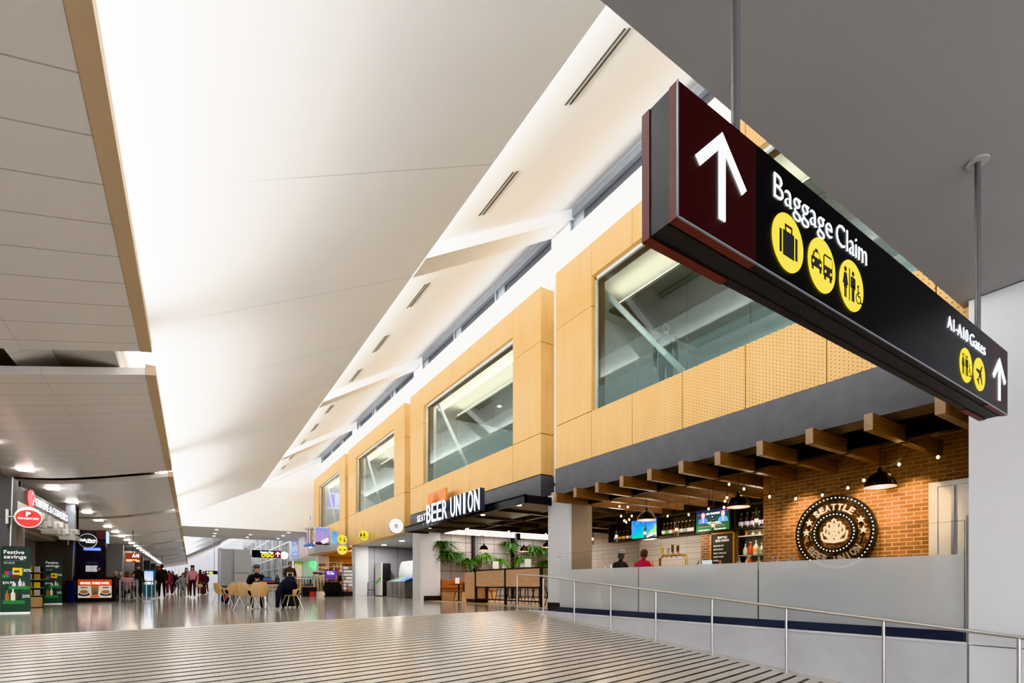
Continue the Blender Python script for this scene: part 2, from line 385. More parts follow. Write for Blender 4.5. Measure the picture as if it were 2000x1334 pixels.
# ---------------- main vault C1 and the high slope C2
def c1z(x): return 8.30 - .515 * (4.56 - x)
def c2z(x): return 11.25 - .6 * (XW - x)
def slab(x0, x1, fz, y0, y1, t, n=1):
    m = B(); m.add([(x0, y0, fz(x0)), (x1, y0, fz(x1)), (x1, y1, fz(x1)), (x0, y1, fz(x0)), (x0, y0, fz(x0) + t), (x1, y0, fz(x1) + t), (x1, y1, fz(x1) + t), (x0, y1, fz(x0) + t)],
                   [(0, 3, 2, 1), (4, 5, 6, 7), (0, 1, 5, 4), (2, 3, 7, 6), (0, 4, 7, 3), (1, 2, 6, 5)]); return m
struct('ceiling', slab(-2.6, 4.56, c1z, .5, 130, .06), M_C1)
struct('ceiling', slab(3.2, XW + .3, c2z, .5, 130, .2), M_C2)
GAPY = [0.6, 11.31, 22.2, 33.07, 43.6]
for y in GAPY[1:] + [54.4, 65.2, 76]:    # downstand beams at the bay lines
    m = slab(4.6, XW + .2, lambda x: c2z(x) - .31, y - .45, y + .45, .5); struct('ceiling', m, M_C2)
# slot vents beside the cove edge
ys = [6.2, 9.35, 13.9, 17.4, 20.6, 25.2, 28.6, 32, 36, 39.5]
for i, y in enumerate(ys):
    t = thing('slot_vent', '%s pair of dark slot vents from the near end of the sloped white ceiling' % ORD[i], 'vent', (5.6, y, c2z(5.6)), group=None)
    for k in (0, 1):
        x = 5.55 + k * .11; m = B(); a = (x, y - .72, c2z(x) - .006)
        m.add([(x, y - .72, c2z(x) - .012), (x + .035, y - .72, c2z(x + .035) - .012), (x + .035, y + .72, c2z(x + .035) - .012), (x, y + .72, c2z(x) - .012),
               (x, y - .72, c2z(x) + .01), (x + .035, y - .72, c2z(x + .035) + .01), (x + .035, y + .72, c2z(x + .035) + .01), (x, y + .72, c2z(x) + .01)],
              [(0, 3, 2, 1), (4, 5, 6, 7), (0, 1, 5, 4), (2, 3, 7, 6), (0, 4, 7, 3), (1, 2, 6, 5)])
        m.build('slot', M_BLACK, t)
# cross header and soffit at the far end of the bays
b = B(); yh = 43.35
b.add([(-1.9, yh, 5.02), (XW, yh, 5.02), (XW, yh, c2z(XW)), (4.56, yh, c2z(4.56)), (4.56, yh, c1z(4.56)), (-1.9, yh, c1z(-1.9) + .05)], [(0, 1, 2, 3, 4, 5)])
struct('wall_back', b, M_WHITE)
b = B(); b.box(-.9, 16, yh + .03, 53.2, 5.02, 5.3); struct('ceiling', b, mat('grey-white soffit', (.80, .79, .78), .6, var=.02))
b = B(); b.box(-14, 20, 140, 140.3, 0, 12); struct('wall_back', b, M_GREY)

# ---------------- left curved metal ceiling
PROF = [(-.755, 4.79), (-1.1, 4.71), (-1.6, 4.60), (-2.1, 4.49), (-2.6, 4.38), (-3.1, 4.285), (-3.7, 4.19), (-4.3, 4.13), (-5.2, 4.09), (-7., 4.05), (-9.5, 4.03)]
def panel_bay(y0, y1, i):
    root = sroot('ceiling', (-.6, (y0 + y1) / 2, 4.82))
    m = B(); n = len(PROF)
    vs = [(x, y, z) for x, z in PROF for y in (y0, y1)] + [(x, y, z + .14) for x, z in PROF for y in (y0, y1)]
    fs = []
    for k in range(n - 1): fs += [(2 * k, 2 * k + 1, 2 * k + 3, 2 * k + 2), (2 * n + 2 * k, 2 * n + 2 * k + 2, 2 * n + 2 * k + 3, 2 * n + 2 * k + 1), (2 * k, 2 * k + 2, 2 * n + 2 * k + 2, 2 * n + 2 * k), (2 * k + 1, 2 * n + 2 * k + 1, 2 * n + 2 * k + 3, 2 * k + 3)]
    m.add(vs, fs); m.build('panel', M_PANEL, root)
    # tan edge trim: a narrow tilted strip along the free edge
    m = B(); m.add([(-.752, y0, 4.785), (-.585, y0, 4.815), (-.585, y1, 4.815), (-.752, y1, 4.785), (-.755, y0, 5.0), (-.585, y0, 5.0), (-.585, y1, 5.0), (-.755, y1, 5.0)],
                   [(0, 3, 2, 1), (4, 5, 6, 7), (0, 1, 5, 4), (2, 3, 7, 6), (1, 2, 6, 5), (0, 4, 7, 3)]); m.build('edge_trim', M_TAN, root)
    return root
YP = [1.1 + 10.85 * k for k in range(11)]
for k, y in enumerate(YP): panel_bay(y, y + 9.72, k)
# plenum deck above the panels
b = B(); b.box(-12, -1.15, .5, 125, 4.88, 5.0); struct('ceiling', b, mat('plenum white', (.62, .60, .57), .7, var=.02))
b = B(); b.box(-12.2, -1.15, .5, 125, 5.0, 5.2); struct('ceiling', b, M_GREY)

# ---------------- upper floor: white wall, clerestory, timber boxes
def wall_cells(m, ys, zs, holes, x0, x1):
    for i in range(len(ys) - 1):
        for j in range(len(zs) - 1):
            if (i, j) in holes: continue
            m.box(x0, x1, ys[i], ys[i + 1], zs[j], zs[j + 1])
BOX = [(.8, 10.95, 3.93), (11.66, 21.84, 3.93), (22.59, 32.69, 3.2), (33.45, 43.27, 3.2)]
OPEN = [(1.2, 9.49), (13.15, 20.30), (24.05, 30.95), (34.93, 41.5)]
CLER = [(1.4, 10.95), (11.78, 21.64), (22.65, 32.5), (33.5, 43.0)]
ysl = [.6]
m = B()
for k in range(4):
    y0, y1 = (GAPY[k], GAPY[k + 1]); o0, o1 = OPEN[k]; c0, c1 = CLER[k]
    m.box(XW, XW + .25, y0, y1, 3.3, 5.05); m.box(XW, XW + .25, y0, o0 - .3, 5.05, 8.9); m.box(XW, XW + .25, o1 + .3, y1, 5.05, 8.9)
    m.box(XW, XW + .25, y0, y1, 8.9, 10.6); m.box(XW, XW + .25, y0, c0, 10.6, 11.25); m.box(XW, XW + .25, c1, y1, 10.6, 11.25)
struct('wall_right', m, M_WHITE)
for k in range(4):
    c0, c1 = CLER[k]; r = sroot('window_%d' % (k + 1), (XW + .1, (c0 + c1) / 2, 10.6)); n = 3
    for i in range(n):
        a = c0 + (c1 - c0) * i / n; e = c0 + (c1 - c0) * (i + 1) / n
        g = B(); fr = B()
        fr.box(XW + .03, XW + .14, a, a + .05, 10.6, 11.25); fr.box(XW + .03, XW + .14, e - .05, e, 10.6, 11.25); fr.box(XW + .03, XW + .14, a, e, 10.6, 10.64); fr.box(XW + .02, XW + .14, a, e, 11.02, 11.25)
        fr.box(XW + .1, XW + .2, e - .5, e - .05, 10.62, 11.05)
        fr.build('window_frame', M_FRAME, r); g.box(XW + .15, XW + .16, a + .05, e - .05, 10.62, 11.1); g.build('pane', M_NIGHT, r)
    s = B(); s.box(XW - .03, XW + .02, c0 - .05, c1 + .05, 10.55, 10.6); s.build('window_sill', M_WHITE, r)
def wood_box(k):
    y0, y1, z0 = BOX[k]; o0, o1 = OPEN[k]; zt = 9.32; zs, zh = 5.10, 8.50; g = .009
    r = sroot('trim_%d' % (k + 2), (XF, (y0 + y1) / 2, z0))
    c = B(); x0, x1 = XF + .02, XW
    for (a, e, p, q) in ((y0, y1, z0, zs - .01), (y0, y1, zh + .01, zt), (y0, o0 - .01, zs, zh), (o1 + .01, y1, zs, zh)): c.box(x0, x1, a + .02, e - .02, p + .005, q - .005)
    c.build('carcass', mat('dark joint brown', (.12, .06, .025), .8), r)
    p = B()
    n = max(1, round((o1 - o0) / 1.47)); st = [y0] + [o0 + (o1 - o0) * i / n for i in range(n + 1)] + [y1]
    zr = [z0, 4.15, zs] if z0 < 3.5 and False else [z0, zs]
    for i in range(len(st) - 1):
        a, e = st[i] + g, st[i + 1] - g
        if i == 0: a = y0
        if i == len(st) - 2: e = y1
        for j in range(len(zr) - 1): p.box(XF, XF + .03, a, e, zr[j] + (g if j else 0), zr[j + 1] - g)
        if 0 < i < len(st) - 2: p.box(XF, XF + .03, a, e, zh, zt)
        else:
            p.box(XF, XF + .03, a, e, zs + g, 7.75 - g); p.box(XF, XF + .03, a, e, 7.75 + g, zt)
    for (s0, s1) in ((z0, zs - g), (zs + g, 7.75 - g), (7.75 + g, zt)):      # end cheek towards the camera and away from it
        p.box(XF + .03, XW, y0, y0 + .018, s0, s1); p.box(XF + .03, XW, y1 - .018, y1, s0, s1)
    p.box(XF, XW, y0, y1, zt - .004, zt + .004)
    if z0 < 3.5: p.box(XF, XW + .1, y0, y1, z0 - .004, z0 + .004)
    for (s0, s1) in ((zs, 7.75 - g), (7.75 + g, zh)):       # reveals
        p.box(XF + .03, XF + .16, o0 - .012, o0, s0, s1); p.box(XF + .03, XF + .16, o1, o1 + .012, s0, s1)
    p.box(XF + .03, XF + .16, o0, o1, zh, zh + .012)
    p.build('panelling', M_PERF, r)
    w = sroot('window_%d' % (k + 5), (XF + .16, (o0 + o1) / 2, zs))
    f = B(); f.box(XF + .13, XF + .2, o0, o1, zh - .07, zh); f.box(XF + .13, XF + .2, o0, o0 + .04, zs, zh); f.box(XF + .13, XF + .2, o1 - .04, o1, zs, zh); f.box(XF + .06, XF + .2, o0, o1, zs - .02, zs + .01)
    f.build('window_frame', mat('light aluminium', (.62, .63, .65), .4, .4), w)
    for i in range(n):
        a, e = o0 + (o1 - o0) * i / n + .006, o0 + (o1 - o0) * (i + 1) / n - .006
        q = B(); q.box(XF + .15, XF + .165, a, e, zs + .01, zh - .06); q.build('pane', M_UPGLASS, w)
        q = B(); q.quad((XF + .17, a, zs + .62), (XF + .17, e, zs + .62), (XF + .17, e, zs + 1.3), (XF + .17, a, zs + 1.3)); q.build('film', glass('milky film', (.92, .95, .95), .5, .09, (.8, .84, .84)), w)
        q = B(); q.quad((XF + .17, a, zs + .01), (XF + .17, e, zs + .01), (XF + .17, e, zs + .62), (XF + .17, a, zs + .62)); q.build('film', glass('teal film', (.66, .74, .76), .6, .3, (.42, .48, .50)), w)
for k in range(4): wood_box(k)
# interior of the upper lounge
b = B(); b.box(XW + .25, 15, .6, 43.6, 4.95, 5.05); struct('floor', b, mat('lounge carpet', (.16, .19, .21), .9))
b = B(); b.box(XW + .2, 15, .6, 43.6, 8.78, 8.9); struct('ceiling', b, mat('lounge ceiling', (.66, .63, .58), .7))
b = B(); b.box(15, 15.1, .6, 43.6, 5.05, 8.9); struct('wall_right', b, mat('lounge wall', (.62, .66, .66), .6))
for y in GAPY: 
    b = B(); b.box(XW + .25, 15, y - .1, y + .1, 5.05, 8.78); struct('wall_right', b, mat('lounge partition', (.55, .56, .55), .6))
for k, (y0, y1) in enumerate(((.9, 10.6), (12.2, 21.), (23.2, 31.8), (34.2, 42.6))):
    r = sroot('ceiling', (11, (y0 + y1) / 2, 8.25))
    c = B(); xx = 9.75 if k == 0 else 10.1; c.box(xx, 13.6, y0 + .3, y1 - .4, 8.28, 8.36); c.build('cloud', mat('lounge cloud', (.10, .09, .075), .5), r)
    s = B(); s.box(xx + .06, xx + .16, y0 + .5, y1 - .6, 8.38, 8.42); s.build('cove_light', mat('cove strip', (1, 1, 1), .5, emit=10., ecol=(1, .90, .72) if k == 0 else (.93, 1, .97), var=0), r)
    for yy in (y0 + 2.2, y1 - 3.):
        l = B(); l.box(xx + .8, xx + .93, yy, yy + .13, 8.265, 8.282); l.build('downlight', M_LAMP, r)
    br = B(); br.tube([(9.25, y1 - 3.6, 5.1), (9.25, y1 - .6, 8.7)], .07, 8); struct('trim_%d' % (k + 10), br, mat('pale brace', (.72, .74, .74), .5))
    if k: 
        s = B(); s.box(9.42, 9.58, y0 + .2, y1 - .2, 8.62, 8.68); s.build('cove_light', mat('cove strip', (1, 1, 1)), r)

# ---------------- fascias under boxes one and two
b = B(); b.box(XF, XW, .8, 10.98, 3.2, 3.925); struct('trim_6', b, M_FASCIA)
b = B(); b.box(XF, XW + .1, 11.66, 21.84, 3.2, 3.905); struct('trim_7', b, M_FASCIA)
# ---------------- ground floor columns
def column(y0, y1, base):
    r = sroot('wall_right', (9.1, (y0 + y1) / 2, 0)); m = B(); m.box(8.7, 9.52, y0, y1, 0, 3.3); m.build('column', mat('column paint', (.72, .72, .74), .5, var=.015), r)
    if base: m = B(); m.box(8.69, 9.54, y0 - .01, y1 + .01, 0, .22); m.build('base', M_BLACK, r)
    else: m = B(); m.box(8.695, 9.53, y0 - .006, y1 + .006, 0.93, .935); m.build('joint', M_GREY, r)
column(10.67, 11.62, True); b = B(); b.box(8.80, 9.53, 10.655, 10.672, .22, 3.2); struct('wall_right', b, mat('column shade tint', (.27, .225, .19), .5)); column(31.85, 32.72, False); column(42.6, 43.5, False)  # warm brown sheet paints the shaded tone of the column's inner side
r = sroot('wall_right', (9.1, 21.7, 0)); m = B(); m.box(8.7, 9.3, 21.2, 22.15, 0, 3.3); m.build('column', mat('column paint', (.72, .72, .74)), r); m = B(); m.box(9.3, 9.7, 21.25, 22.1, 0, 3.3); m.build('cladding', mat('column paint', (.72, .72, .74)), r)
m = B(); m.box(8.86, 9.71, 21.19, 22.1, 0, .22); m.build('base', M_BLACK, r)

# ---------------- restaurant shell (y .8 - 21.6) behind the glass barrier
b = B(); b.box(XW, 17, .8, 21.7, 3.62, 3.7); struct('ceiling', b, M_BLACK)
b = B(); b.box(17, 17.1, .8, 21.7, 0, 3.7); struct('wall_right', b, tile('white wide tile', (.62, .55, .49), (.40, .36, .32), 1.1, .2))
b = B(); b.box(9.5, 17, 21.6, 21.7, 0, 3.62); struct('wall_back', b, tile('grey square panels', (.40, .36, .345), (.03, .03, .03), .80, .46, .6, .012))
b = B(); b.box(10.9, 11.1, .8, 6.44, 0, 3.62); struct('wall_right', b, M_BRICK)
b = B(); b.box(XW, 17, .75, .85, 0, 3.7); struct('wall_front', b, M_GREY)
b = B(); b.box(14.2, 14.3, 6.5, 13.2, 0, 3.1); struct('wall_right', b, MATS['white wide tile'])
# recess between columns two and three, shop shell, passage
b = B(); b.box(XW, 13.5, 22.1, 32., 3.2, 3.3); struct('ceiling', b, mat('recess soffit', (.60, .60, .59), .6))
b = B(); b.box(9.5, 13.5, 32., 32.1, 0, 3.2); struct('wall_back', b, seamed('recess panels', (.33, .33, .36), 1.55, 0, .03, .25, .5, .9))
b = B(); b.box(13.5, 13.6, 21.7, 43.5, 0, 3.3); struct('wall_right', b, M_GREY)
b = B(); b.box(XW, 13.5, 32.1, 43.5, 3.05, 3.2); struct('ceiling', b, wood('orange wood', (.36, .15, .035), (.50, .24, .07), .4, (1, 1, .3), 2.))
b = B(); b.box(9.4, 13.5, 42.9, 43., 0, 3.05); struct('wall_back', b, MATS['orange wood'])
b = B(); b.box(XF, 13.5, 43.5, 54, 3.1, 3.25); struct('ceiling', b, M_WHITE)
b = B(); b.box(11.5, 11.6, 43.5, 54, 0, 3.2); b.box(8.6, 11.6, 53.9, 54, 0, 3.2); struct('wall_right', b, M_WHITE)
# curtain wall beyond the shops
r = sroot('window_9', (XF, 80, 0)); m = B(); t = B(); g = B()
for i in range(27):
    y = 54.1 + 2.1 * i; w = .16 if i % 3 == 0 else .05; m.box(XF - (.25 if i % 3 == 0 else .1), XF, y - w / 2, y + w / 2, 0, 7.5)
for z in (.1, 1.35, 2.6, 3.85, 5.1, 6.35): t.box(XF - .12, XF - .02, 54, 110, z - .06, z + .06)
g.box(XF, XF + .05, 54, 110, 0, 11); m.build('mullion', M_WHITE, r); t.build('transom', M_WHITE, r); g.build('pane', mat('dusk glass', (.17, .19, .23), .12), r)
# left store walls
b = B(); b.box(-9.5, -9.4, .5, 125, 0, 4.9); struct('wall_left', b, mat('dark store wall', (.10, .095, .10), .6, var=.1))

# ================================================================ LIGHTS
for y in YP[:9]:
    alight('cove_strip', (-1.02, y + 4.86, 5.06), 9.0, .12, 440, (.965, .98, 1.), (.80, 0, .60), xdir=(0, 1, 0), spread=2.6)
for k in range(8):
    y = GAPY[k] if k < 5 else 43.6 + 10.85 * (k - 4)
    alight('cove_strip', (4.3, y + 5.4, 8.34), 10.4,   .12, 370, (.965, .98, 1.), (.62, 0, .78), xdir=(0, 1, 0), spread=2.8)
for k, (y0, y1) in enumerate(OPEN):
    alight('lounge_light', (12.5, (y0 + y1) / 2, 8.2), 2.5, 5, 70, (1, .95, .86) if k == 0 else (.93, 1., .97), (0, 0, -1))
    alight('lounge_uplight', (12.5, (y0 + y1) / 2, 6.2), 4, 5, 70, (1, .97, .92) if k == 0 else (.92, 1, .97), (0, 0, 1))
for k in range(26):
    y = 9.8 + 3.45 * k
    t = thing('ceiling_downlight', '%s bright square downlight in the left metal ceiling' % (ORD[k] if k < 24 else 'far'), 'light', (-4.13, y, 4.1), group='row of square downlights in the left metal ceiling')
    m = B(); m.box(-4.30, -3.96, y - .17, y + .17, 4.095, 4.16); m.build('lens', M_LAMP, t)
    if k < 14: alight('downlight_lamp', (-4.13, y, 4.07), .3, .3, 8 if 19 < y < 29 else 40, (1, .96, .9))
for y in (46, 50.): alight('soffit_lamp', (4, y, 4.98), 8, .5, 60, (1, .99, .97))
w = bpy.data.worlds.new('world'); SC.world = w; w.use_nodes = True
w.node_tree.nodes['Background'].inputs[0].default_value = (.93, .95, 1, 1); w.node_tree.nodes['Background'].inputs[1].default_value = 1.9
SC.view_settings.view_transform = 'Khronos PBR Neutral'; SC.view_settings.exposure = .70
cy = SC.cycles
cy.max_bounces = 5; cy.diffuse_bounces = 3; cy.glossy_bounces = 2; cy.transmission_bounces = 4; cy.transparent_max_bounces = 8
cy.use_denoising = True; cy.sample_clamp_indirect = 6.; cy.caustics_reflective = False; cy.caustics_refractive = False; cy.use_light_tree = True; cy.use_adaptive_sampling = True; cy.adaptive_threshold = .06
# ================================================================ helpers for signs and people
def stroke(m, pts, w, depth, fr, closed=False):
    n = len(pts)
    for i in range(n if closed else n - 1):
        a = Vector(pts[i]); c = Vector(pts[(i + 1) % n]); d = (c - a)
        if d.length < 1e-6: continue
        d.normalize(); q = Vector((-d.y, d.x)) * w / 2; e = d * w * .35
        m.poly([tuple(a - e - q), tuple(c + e - q), tuple(c + e + q), tuple(a - e + q)], depth, fr)
def sub(fr, x, y, k=1.): return fr @ Matrix.Translation((x, y, 0)) @ Matrix.Diagonal((k, k, 1, 1))
def arc_pts(cx, cy, r, a0, a1, n=14): return [(cx + r * math.cos(a0 + (a1 - a0) * i / n), cy + r * math.sin(a0 + (a1 - a0) * i / n)) for i in range(n + 1)]
def pict_case(m, f, d):
    m.rect(-.36, .36, -.52, .36, d, f); m.rect(-.58, -.44, -.48, .32, d, f); m.rect(.44, .58, -.48, .32, d, f)
    stroke(m, [(-.2, .36), (-.2, .56), (.2, .56), (.2, .36)], .08, d, f)
def pict_car(m, f, d):
    m.poly([(-.82, -.22), (-.06, -.22), (-.06, .1), (-.14, .14), (-.24, .36), (-.64, .36), (-.74, .14), (-.82, .1)], d, f); m.rect(-.54, -.34, .36, .46, d, f)
    m.rect(-.78, -.66, -.36, -.2, d, f); m.rect(-.22, -.1, -.36, -.2, d, f)
    m.poly([(.06, -.32), (.74, -.32), (.74, .38), (.66, .5), (.14, .5), (.06, .38)], d, f); m.rect(.12, .26, -.46, -.3, d, f); m.rect(.54, .68, -.46, -.3, d, f)
pict_car_light = (lambda m, f, d: m.poly([(-.64, .14), (-.24, .14), (-.3, .3), (-.58, .3)], d, f), lambda m, f, d: m.rect(.14, .66, .08, .4, d, f)) + tuple((lambda x, y: lambda m, f, d: m.disc((x, y), .055, d, f, 10))(x, y) for x, y in ((-.7, -.06), (-.18, -.06), (.2, -.16), (.6, -.16)))
def pict_wc(m, f, d):
    m.disc((-.56, .5), .1, d, f, 14); m.poly([(-.66, .36), (-.46, .36), (-.34, -.1), (-.44, -.1), (-.46, -.02), (-.42, -.22), (-.7, -.22), (-.66, -.02), (-.68, -.1), (-.78, -.1)], d, f)
    m.rect(-.65, -.58, -.62, -.2, d, f); m.rect(-.54, -.47, -.62, -.2, d, f); m.rect(-.26, -.2, -.66, .62, d, f)
    m.disc((.08, .5), .1, d, f, 14); m.rect(-.04, .2, -.06, .36, d, f); m.rect(-.12, -.06, -.1, .34, d, f); m.rect(.22, .28, -.1, .34, d, f); m.rect(-.03, .065, -.62, 0, d, f); m.rect(.095, .19, -.62, 0, d, f)
    m.disc((.52, .12), .07, d, f, 12); stroke(m, [(.52, .02), (.52, -.26), (.7, -.26), (.78, -.5), (.86, -.48)], .06, d, f); stroke(m, [(.52, -.1), (.66, -.1)], .05, d, f)
    m.ring((.54, -.36), .17, .22, d, f, 16, 1.9, 6.0)
def pict_plane(m, f, d):
    g = f @ Matrix.Rotation(-.6, 4, 'Z')
    m.poly([(0, .74), (.08, .6), (.09, .24), (.66, -.16), (.66, -.3), (.09, -.08), (.06, -.46), (.24, -.6), (.24, -.7), (0, -.62), (-.24, -.7), (-.24, -.6), (-.06, -.46), (-.09, -.08), (-.66, -.3), (-.66, -.16), (-.09, .24), (-.08, .6)], d, g)
def roundel(parent, f, x, z, r, fn, light=None, depth=.004):
    m = B(); m.disc((0, 0), 1, depth, sub(f, x, z, r), 40); o = m.build('roundel', M_YLIT, parent)
    m = B(); fn(m, sub(f, x, z, r), depth + .002); m.build('pictogram', M_BLACK, o)
    for g in (light or ()): m = B(); g(m, sub(f, x, z, r), depth + .004); m.build('pictogram_detail', M_YLIT, o)
    return o
def arrow(m, f, x, z, h, d=.004):
    w = h * .115; L = h * .47; k = math.sqrt(2)
    m.rect(x - w * .5, x + w * .5, z, z + h - w * .9, d, f)
    m.poly([(x, z + h), (x + L, z + h - L), (x + L - w / k, z + h - L - w / k), (x, z + h - w * k), (x - L + w / k, z + h - L - w / k), (x - L, z + h - L)], d, f)
SKIN = mat('skin', (.55, .33, .24), .5, var=.02); SKIN2 = mat('brown skin', (.26, .14, .09), .5, var=.02)
POSES = {
 'stand': dict(), 
 'walk': dict(kneeL=(.10, -.16, .50), ankL=(.10, -.20, .10), toeL=(.11, -.38, .07), kneeR=(-.10, .05, .49), ankR=(-.10, .27, .13), toeR=(-.11, .14, .04), elbL=(.25, .12, 1.14), wriL=(.24, .10, .90), elbR=(-.25, -.06, 1.13), wriR=(-.24, -.20, .93)),
 'sit': dict(dz=-.45, kneeL=(.13, -.44, .52), ankL=(.13, -.40, .10), toeL=(.13, -.58, .04), kneeR=(-.13, -.44, .52), ankR=(-.13, -.38, .10), toeR=(-.13, -.56, .04), elbL=(.25, -.12, 1.12 - .45), wriL=(.14, -.34, 1.18 - .45), elbR=(-.25, -.12, 1.12 - .45), wriR=(-.14, -.34, 1.18 - .45), lean=-.10),
 'slump': dict(dz=-.45, kneeL=(.13, -.44, .52), ankL=(.13, -.36, .10), toeL=(.13, -.54, .04), kneeR=(-.13, -.44, .52), ankR=(-.13, -.30, .10), toeR=(-.13, -.48, .04), elbL=(.27, -.30, 1.10 - .45), wriL=(.06, -.40, 1.28 - .45), elbR=(-.27, -.30, 1.10 - .45), wriR=(-.06, -.40, 1.28 - .45), lean=-.22),
 'stool': dict(dz=-.17, kneeL=(.14, -.42, .80), ankL=(.12, -.30, .36), toeL=(.12, -.46, .30), kneeR=(-.14, -.42, .80), ankR=(-.12, -.30, .36), toeR=(-.12, -.46, .30), elbL=(.27, -.16, .98), wriL=(.15, -.42, 1.10), elbR=(-.27, -.16, .98), wriR=(-.15, -.42, 1.10), lean=-.13),
 'push': dict(elbL=(.25, -.02, 1.14), wriL=(.18, -.26, 1.05), elbR=(-.25, -.02, 1.14), wriR=(-.18, -.26, 1.05)),
}
PM = {}
def person_mesh(pose, stout=1.):
    key = (pose, stout)
    if key in PM: return PM[key]
    q = POSES[pose]; dz = q.get('dz', 0); ln = q.get('lean', 0)
    J = dict(pel=(0, 0, .96 + dz), spi=(0, ln * .35, 1.16 + dz), che=(0, ln * .8, 1.36 + dz), nec=(0, ln * 1.05, 1.50 + dz), hed=(0, ln * 1.2 - .01, 1.58 + dz))
    R = dict(pel=(.155, .12), spi=(.145, .105), che=(.165, .115), nec=(.058, .058), hed=(.06, .06))
    E = [('pel', 'spi', 't'), ('spi', 'che', 't'), ('che', 'nec', 't'), ('nec', 'hed', 's')]
    for sd, s in (('L', 1), ('R', -1)):
        J['sho' + sd] = (s * .185, ln * .95, 1.42 + dz); J['elb' + sd] = q.get('elb' + sd, (s * .245, .03, 1.13)); J['wri' + sd] = q.get('wri' + sd, (s * .255, -.05, .89))
        a = Vector(J['elb' + sd]); c = Vector(J['wri' + sd]); d = (c - a).normalized()
        J['pal' + sd] = tuple(c + d * .075); J['hip' + sd] = (s * .09, 0, .90 + dz)
        J['kne' + sd] = q.get('knee' + sd, (s * .10, -.02, .50)); J['ank' + sd] = q.get('ank' + sd, (s * .10, .03, .09)); J['toe' + sd] = q.get('toe' + sd, (s * .12, -.16, .035))
        R.update({'sho' + sd: (.078, .078), 'elb' + sd: (.052, .052), 'wri' + sd: (.036, .036), 'pal' + sd: (.036, .022), 'hip' + sd: (.098, .098), 'kne' + sd: (.068, .068), 'ank' + sd: (.045, .045), 'toe' + sd: (.04, .03)})
        E += [('che', 'sho' + sd, 't'), ('sho' + sd, 'elb' + sd, 't'), ('elb' + sd, 'wri' + sd, 't'), ('wri' + sd, 'pal' + sd, 's'), ('pel', 'hip' + sd, 'l'), ('hip' + sd, 'kne' + sd, 'l'), ('kne' + sd, 'ank' + sd, 'l'), ('ank' + sd, 'toe' + sd, 'f')]
        side = d.cross(Vector((0, 0, 1))); side = side.normalized() if side.length > .2 else Vector((0, -1, 0))
        for k in range(4):
            p = Vector(J['pal' + sd]) + side * (k - 1.5) * .021; tip = p + d * (.075, .088, .083, .065)[k] + Vector((-s * .012, 0, 0)); J['f%d%s' % (k, sd)] = tuple(tip); R['f%d%s' % (k, sd)] = (.0085, .0085); E.append(('pal' + sd, 'f%d%s' % (k, sd), 's'))
        J['th' + sd] = tuple(c + d * .06 - side * .055); R['th' + sd] = (.010, .010); E.append(('wri' + sd, 'th' + sd, 's'))
    names = list(J); me = bpy.data.meshes.new('b'); me.from_pydata([J[n] for n in names], [(names.index(a), names.index(c)) for a, c, _ in E], [])
    ob = bpy.data.objects.new('b', me); COL.objects.link(ob); ob.modifiers.new('s', 'SKIN'); sv = me.skin_vertices[0].data
    for i, n in enumerate(names): sv[i].radius = (R[n][0] * (stout if n in ('pel', 'spi', 'che') else 1), R[n][1] * (stout if n in ('pel', 'spi', 'che') else 1)); sv[i].use_root = (n == 'pel')
    ss = ob.modifiers.new('u', 'SUBSURF'); ss.levels = 1; ss.render_levels = 1
    dg = bpy.context.evaluated_depsgraph_get(); dg.update(); ev = ob.evaluated_get(dg); em = ev.to_mesh()
    vs = [v.co.copy() for v in em.vertices]; fs = [tuple(p.vertices) for p in em.polygons]; ce = [p.center.copy() for p in em.polygons]
    ev.to_mesh_clear(); bpy.data.objects.remove(ob); bpy.data.meshes.remove(me)
    lab = []
    for c in ce:
        best = None
        for a, e, l in E:
            A = Vector(J[a]); D = Vector(J[e]) - A; t = max(0, min(1, (c - A).dot(D) / D.length_squared)); dist = (c - A - D * t).length - R[a][0] * .5
            if best is None or dist < best[0]: best = (dist, l)
        lab.append(best[1])
    PM[key] = (vs, fs, lab, Vector(J['hed'])); return PM[key]
